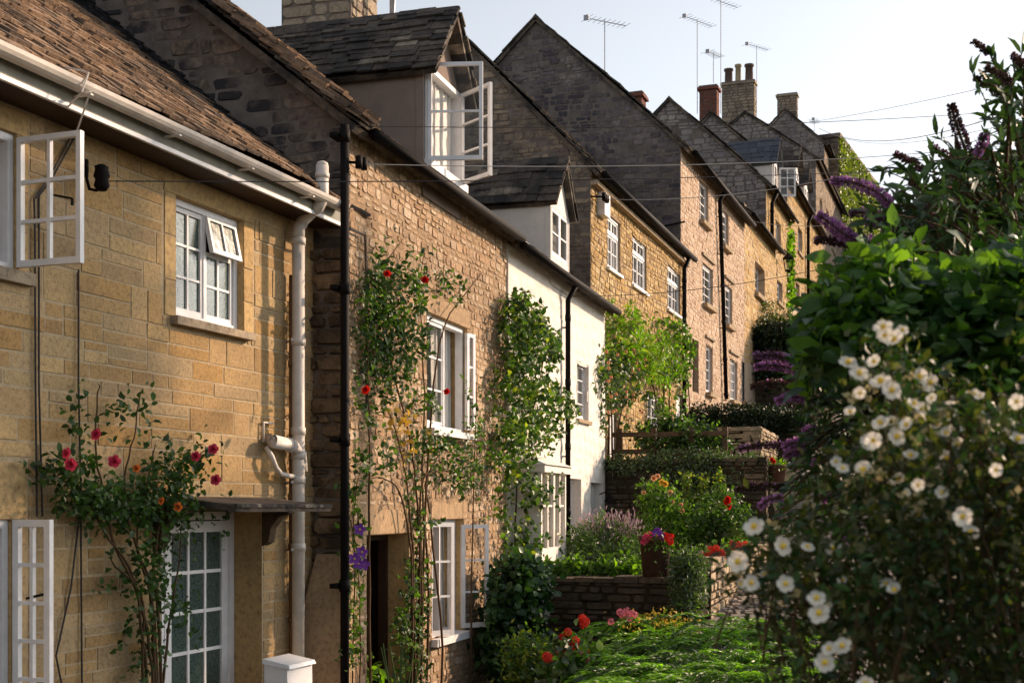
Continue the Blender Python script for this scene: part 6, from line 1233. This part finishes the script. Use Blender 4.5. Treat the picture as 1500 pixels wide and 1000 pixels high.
# ---------------------------------------------------------------- right foreground
# buddleia
bl_ = (2.6, 4.9, pz(5) + 0.1); rt = plant('buddleia', 'large arching buddleia with purple and brown flower spikes at the right', 'buddleia', bl_)
BV = Vector(bl_)
def spike(pts, Y, w, spent=0.0, n=520, dY=0.0):
    """a tapering flower spike along picture points at distance Y"""
    P3 = smooth([ray(x, y, Y + dY * i) for i, (x, y) in enumerate(pts)], 5); Q, D_, mi = [], [], []; m_ = len(P3)
    for _ in range(n):
        f = rng.random() ** 0.9; k = min(int(f * (m_ - 1)), m_ - 2); p = P3[k].lerp(P3[k + 1], f * (m_ - 1) - k)
        t_ = (P3[k + 1] - P3[k]).normalized(); rad = w / FPX * Y * (0.22 + 0.78 * math.sin(min(1, f * 1.15 + 0.1) * math.pi * 0.62)) * 0.5
        d_ = Vector(rng.normal(size=3)); d_ = (d_ - t_ * d_.dot(t_)).normalized(); Q.append(tuple(p + d_ * rad * (0.35 + 0.65 * rng.random()) - BV)); D_.append(tuple(d_ + t_ * -0.3)); mi.append(1 if rng.random() < spent else 0)
    o = quads('flower_spike', np.array(Q), 0.011 * Y / 4.6, [M['p_bud'], M['p_spent']], rt, 0.8, dirs=D_, midx=np.array(mi))
    s_ = MB(); s_.tube([p - BV for p in P3], [0.006] * (len(P3) - 1) + [0.002], 5); s_.build('spike_stem', M['stem'], o); return P3[-1]
SP = [([(1218, 265), (1250, 268), (1285, 282), (1305, 300)], 15, 0.15), ([(1197, 314), (1220, 330), (1240, 345), (1256, 355)], 20, 0.1), ([(1393, 153), (1402, 185), (1414, 220), (1420, 245)], 19, 0.93), ([(1432, 228), (1438, 212), (1444, 196)], 13, 0.2),
      ([(1193, 352), (1225, 352), (1255, 360), (1290, 385)], 14, 0.85), ([(1252, 358), (1270, 352), (1292, 370)], 18, 0.05), ([(1245, 312), (1275, 312), (1300, 318)], 12, 0.5), ([(1268, 328), (1290, 326), (1312, 334)], 13, 0.1), ([(1278, 382), (1290, 378)], 15, 0.0),
      ([(1310, 224), (1335, 238), (1355, 250)], 8, 0.95), ([(1428, 114), (1450, 128), (1470, 142)], 8, 0.95), ([(1444, 98), (1465, 110), (1482, 122)], 8, 0.95), ([(1482, 80), (1500, 96)], 8, 0.95), ([(1362, 212), (1385, 228), (1405, 240)], 9, 0.9), ([(1330, 246), (1334, 262), (1338, 275)], 6, 0.95), ([(1425, 60), (1450, 78)], 6, 0.95),
      ([(1392, 381), (1412, 380), (1436, 388)], 15, 0.1), ([(1104, 521), (1130, 520), (1160, 528), (1195, 545)], 13, 0.45), ([(1106, 537), (1135, 535), (1165, 542), (1190, 552)], 13, 0.15), ([(1163, 530), (1178, 520), (1200, 530)], 18, 0.0), ([(1200, 533), (1218, 518), (1240, 520)], 17, 0.0),
      ([(1100, 566), (1140, 562), (1175, 575), (1200, 588)], 13, 0.95), ([(1137, 588), (1160, 580), (1184, 586)], 14, 0.05), ([(1178, 634), (1188, 628), (1196, 636)], 15, 0.05), ([(1082, 658), (1110, 652), (1140, 652), (1165, 660)], 9, 0.65), ([(1148, 656), (1162, 648), (1176, 655)], 14, 0.1), ([(1150, 668), (1165, 660), (1180, 664)], 14, 0.1),
      ([(1164, 684), (1178, 676), (1195, 678)], 14, 0.1), ([(1193, 690), (1194, 680), (1200, 672)], 13, 0.05), ([(1078, 717), (1110, 712), (1150, 714)], 11, 0.9), ([(1112, 744), (1125, 732), (1148, 728)], 9, 0.2), ([(1206, 735), (1208, 722), (1210, 710)], 14, 0.05), ([(1135, 765), (1145, 750), (1152, 740)], 8, 0.3), ([(1228, 795), (1240, 790)], 9, 0.1), ([(1190, 498), (1215, 488), (1235, 484)], 11, 0.1), ([(1360, 460), (1372, 458)], 10, 0.0), ([(1350, 305), (1360, 315), (1372, 330)], 11, 0.2)]
ends = []
for k, (pts_, w, sp_) in enumerate(SP):
    L_ = sum(math.dist(a, b) for a, b in zip(pts_, pts_[1:])); Y = 4.3 + (k * 0.37 % 1.0); w *= 0.78 if pts_[0][1] > 450 else 0.9; ends.append((spike(pts_, Y, w, sp_, int(10 * L_ * w / 14) + 60), pts_))
mb = MB(); BP, BD = [], []
hub = [ray(1480, 420, 4.9), ray(1440, 520, 4.8), ray(1400, 640, 4.8), ray(1470, 330, 4.9), ray(1330, 620, 4.7), ray(1500, 260, 5.0)]
base = BV
for e, pts_ in ends:
    h = min(hub, key=lambda q: (q - e).length + (0 if q.z < e.z + 0.1 else 0.5)); mid = e.lerp(h, 0.5) + Vector((0, 0, 0.06))
    Q = smooth([e, mid, h], 6); mb.tube([q - BV for q in Q], [0.0035 + 0.006 * i / len(Q) for i in range(len(Q))], 5)
    for i in range(0, len(Q), 1):
        if i == 0: continue
        t_ = (Q[i] - Q[i - 1]).normalized()
        for s_ in (-1, 1, 1):
            BP.append(tuple(Q[i] - BV)); d_ = -t_ * 0.7 + Vector(rng.normal(size=3)) * 0.6; BD.append(tuple(d_))
for h in hub: mb.tube([q - BV for q in smooth([h, h.lerp(base, 0.5) + Vector((0.1, 0, 0.1)), base], 5)], [0.01 + 0.0015 * i for i in range(11)], 6)
mb.build('stem', M['stem'], rt, True)
# leafy shoots: arching rods with paired lance leaves
mb = MB()
def shoot(px0, py0, px1, py1, Y, n=9, r=0.003):
    a, b = ray(px0, py0, Y), ray(px1, py1, Y + rng.uniform(-0.3, 0.3)); m_ = a.lerp(b, 0.55) + Vector((0, 0, 0.05)); Q = smooth([a, m_, b], 5); mb.tube([q - BV for q in Q], [r * 1.6 - r * i / len(Q) for i in range(len(Q))], 4)
    for i in range(1, len(Q)):
        t_ = (Q[i] - Q[i - 1]).normalized()
        for _ in range(max(2, n // 5)): BP.append(tuple(Q[i] - BV)); BD.append(tuple(t_ * 0.7 + Vector(rng.normal(size=3)) * 0.55))
for (a_, b_, c_, d_, k) in [(1500, 330, 1440, 120, 3), (1500, 260, 1460, 140, 3), (1480, 330, 1360, 230, 4), (1470, 380, 1330, 270, 5), (1500, 380, 1300, 320, 5), (1440, 400, 1270, 330, 5), (1500, 300, 1420, 240, 4), (1480, 420, 1320, 360, 6), (1500, 220, 1500, 90, 3), (1420, 330, 1415, 240, 3), (1430, 350, 1340, 290, 5), (1390, 400, 1350, 290, 4), (1500, 420, 1390, 330, 6), (1500, 340, 1400, 280, 6), (1450, 560, 1200, 560, 5), (1420, 620, 1190, 640, 6), (1400, 640, 1160, 690, 5), (1380, 700, 1150, 760, 6), (1400, 560, 1215, 590, 6), (1330, 640, 1230, 560, 5), (1330, 650, 1210, 720, 6), (1300, 600, 1200, 600, 5), (1300, 700, 1180, 780, 5)]:
    for _ in range(k): j = lambda q: q + rng.normal() * 22; shoot(j(a_), j(b_), j(c_), j(d_), rng.uniform(4.4, 5.3), 12)
for _ in range(40): a_, b_ = rng.uniform(1440, 1580), rng.uniform(230, 420); shoot(a_, b_ + 60, a_ - rng.uniform(-20, 50), b_, rng.uniform(4.6, 5.8), 12)
mb.build('twig', M['stem'], rt)['kind'] = 'stuff'
leaves('foliage', np.array(BP), 0.07, M['leaf_bud'], rt, 0.24, dirs=BD)
# broad-leaved sunlit shrub
sl_ = (1.75, 3.6, pz(3.6)); rt = plant('broad_leaved_shrub', 'sunlit shrub with large yellow-green leaves in front of the buddleia', 'shrub', sl_); SV = Vector(sl_); P, Dv = [], []; mb = MB()
def top_y(px_): return interp([(1170, 455), (1215, 400), (1270, 375), (1340, 355), (1400, 372), (1440, 362), (1500, 375), (1700, 400)], px_)
for i in range(1100):
    px_ = rng.uniform(1185, 1560); Y = rng.uniform(3.4, 4.5); ty = top_y(px_) + 16 + 26 * math.sin(px_ * 0.045) * math.sin(px_ * 0.017 + 1) - abs(rng.normal()) * 20; py_ = ty + rng.random() ** 1.2 * (210 if px_ > 1320 else 120 if px_ > 1230 else 70) + 6
    c_ = ray(px_, py_, Y); b_ = c_ + Vector((rng.normal() * 0.03 + 0.03, 0.08, -0.13)); mb.tube([b_ - SV, c_ - SV], [0.004, 0.002], 4)
    k = rng.integers(4, 7); ph = rng.random() * 6
    for q in range(k):
        a = ph + q * 2.4; el_ = -0.35 + 0.25 * q + rng.normal() * 0.3; P.append(tuple(c_ - SV - Vector((0, 0, 0.02 * (k - q))))); Dv.append((math.cos(a) * math.cos(el_) * 1.6, math.sin(a) * math.cos(el_) * 1.6, math.sin(el_) * 1.0))
for _ in range(14): px_ = rng.uniform(1300, 1560); mb.tube(smooth([Vector((0, 0, 0)), ray(px_, 760, 4.1) - SV, ray(px_ + rng.normal() * 20, 470, 4.0) - SV], 4), 0.007, 5)
mb.build('stem', M['gstem'], rt); leaves('foliage', np.array(P), 0.07, [M['leaf_broad'], M['leaf_ivy']], rt, 0.5, 0.25, up=0.15, dirs=Dv, jit=0.4, midx=(rng.random(len(P)) < 0.3).astype(int))
# white-flowered shrub
wl = (1.15, 2.75, pz(2.7)); rt = plant('white_flowered_shrub', 'near dark shrub dotted with white yellow-centred flowers', 'shrub', wl); WV = Vector(wl); P = []; mb = MB(); tips = []
def left_x(py_): return interp([(490, 1290), (540, 1262), (600, 1262), (660, 1235), (720, 1215), (760, 1180), (800, 1100), (850, 1075), (900, 1110), (960, 1150), (1010, 1165), (1300, 1200)], py_)
n_ = 0
while n_ < 2000:
    py_ = rng.uniform(480, 1120); px_ = rng.uniform(1060, 1660); lx = left_x(py_) + rng.normal() * 22
    if px_ < lx: continue
    edge = px_ - lx
    if py_ < 640 and px_ > 1360 and rng.random() < 0.75 * min(1, (640 - py_) / 90): continue
    if px_ > 1340 and py_ < interp([(1340, 505), (1400, 570), (1450, 600), (1660, 640)], px_) and rng.random() < 0.93: continue
    if edge < 110 and rng.random() < 0.72 - edge * 0.005: continue
    Y = rng.uniform(2.3, 3.3) if edge > 80 else rng.uniform(2.5, 2.9); c_ = ray(px_, py_, Y); n_ += 1
    k = 11; P.append(np.array(c_ - WV) + rng.normal(size=(k, 3)) * np.array([0.028, 0.03, 0.022])); tips.append((c_, px_, py_))
for c_, px_, py_ in tips[::3]:
    b_ = c_ + Vector((0.05 + rng.normal() * 0.05, 0.06, -0.14)); mb.tube([b_ - WV, b_.lerp(c_, 0.5) - WV + Vector((0, 0, 0.01)), c_ - WV], [0.003, 0.0022, 0.0015], 4)
for _ in range(22): q = tips[int(rng.integers(len(tips)))][0]; mb.tube(smooth([Vector((0, 0, 0)), (q - WV) * 0.5 + Vector((0.15, 0.1, 0)), q - WV], 4), [0.01] * 4 + [0.007] * 4 + [0.003], 5)
mb.build('stem', M['stem'], rt); P = np.concatenate(P); leaves('foliage', P, 0.026, [M['leaf_olive'], M['leaf_dark']], rt, 0.42, midx=rng.choice([0, 1], len(P), p=[0.55, 0.45]))
WF = [petal_mesh('white_flower_%d' % i, [(5, 0.024, 0.027, t_, 0.0, 0)], [M['p_white'], M['stamen']], (0.0075, 0.006, 1)) for i, t_ in enumerate((1.35, 1.15, 0.75))]
FW = [(1296, 492), (1310, 498), (1345, 553), (1361, 560), (1338, 592), (1425, 577), (1435, 580), (1246, 603), (1258, 548), (1290, 560), (1350, 600), (1388, 612), (1460, 688), (1490, 645), (1495, 708), (1225, 676), (1234, 686), (1265, 690), (1222, 804), (1235, 850), (1280, 645), (1312, 640), (1270, 650), (1375, 620), (1305, 572), (1420, 780), (1376, 845), (1366, 852), (1201, 898), (1311, 865), (1298, 855), (1330, 730), (1345, 710), (1105, 772), (1100, 860), (1120, 840), (1215, 950), (1260, 575), (1392, 600), (1242, 532), (1490, 588), (1325, 722), (1290, 620), (1480, 750), (1150, 855), (1145, 800)]
_ex = [t for t in tips if (t[2] < 760 and t[1] < 1420) or t[1] - left_x(t[2]) < 120]; random.shuffle(_ex)
FW += [(t[1], t[2]) for t in _ex[:34] if t[1] < 1500]
for i, (x, y) in enumerate(FW): put('flower', WF[(i * 7) % 3 if i % 4 else 0], rt, ray(x, y, 2.18 + 0.13 * ((i * 5) % 4)) - WV, random.uniform(0.4, 0.8), (-0.25 + random.uniform(-0.9, 0.9), -1, 0.45 + random.uniform(-0.6, 0.9)))
Q = []
for _ in range(800):
    c_, x, y = tips[int(rng.integers(len(tips)))]
    if (y < 760 or rng.random() < 0.25) and (x - left_x(y) < 170 or rng.random() < 0.45): Q.append(np.array(c_ - WV) + rng.normal(size=3) * 0.02 - np.array([0, 0.02, 0]))
quads('bud', np.repeat(np.array(Q), 5, 0) + rng.normal(size=(len(Q) * 5, 3)) * 0.004, 0.016, M['p_cream'], rt, 0.8)

# big tree on the right, out of frame: it throws the dappled shade on the nearest cottage
def tree(label, x, y, z, th, blobs, n, ls):
    rt = plant('garden_tree', label, 'tree', (x, y, z)); mb = MB()
    mb.tube(smooth([(0, 0, 0), (0.1, 0.05, th * 0.5), (0, 0, th)], 4), [0.2] * 4 + [0.14] * 4 + [0.1], 8)
    for b_ in blobs: mb.tube(smooth([(0, 0, th * 0.8), (b_[0] * 0.5, b_[1] * 0.5, (th + b_[2]) * 0.5), (b_[0], b_[1], b_[2])], 3), [0.08] * 3 + [0.05] * 3 + [0.02], 6)
    mb.build('trunk', M['stem'], rt, True); leaves('crown', cloud([(*b_, n) for b_ in blobs], 0.16, 12, 0.3), ls, M['leaf_mid'], rt, 0.6)
tree('leafy garden tree beyond the path to the right, opposite the nearest cottage', 8.6, 14.9, pz(14.9), 2.6, [(-1.3, -1.2, 5.6, 1.1, 1.0, 1.0), (-0.9, -0.8, 7.1, 1.1, 1.0, 0.8), (-0.5, -0.3, 4.7, 1.0, 1.0, 0.6), (0.3, 0.3, 5.6, 0.9, 0.9, 0.5), (-1.6, -1.7, 6.8, 0.9, 0.9, 0.9), (0.5, 1.2, 5.4, 0.8, 0.7, 0.4)], 1000, 0.14)
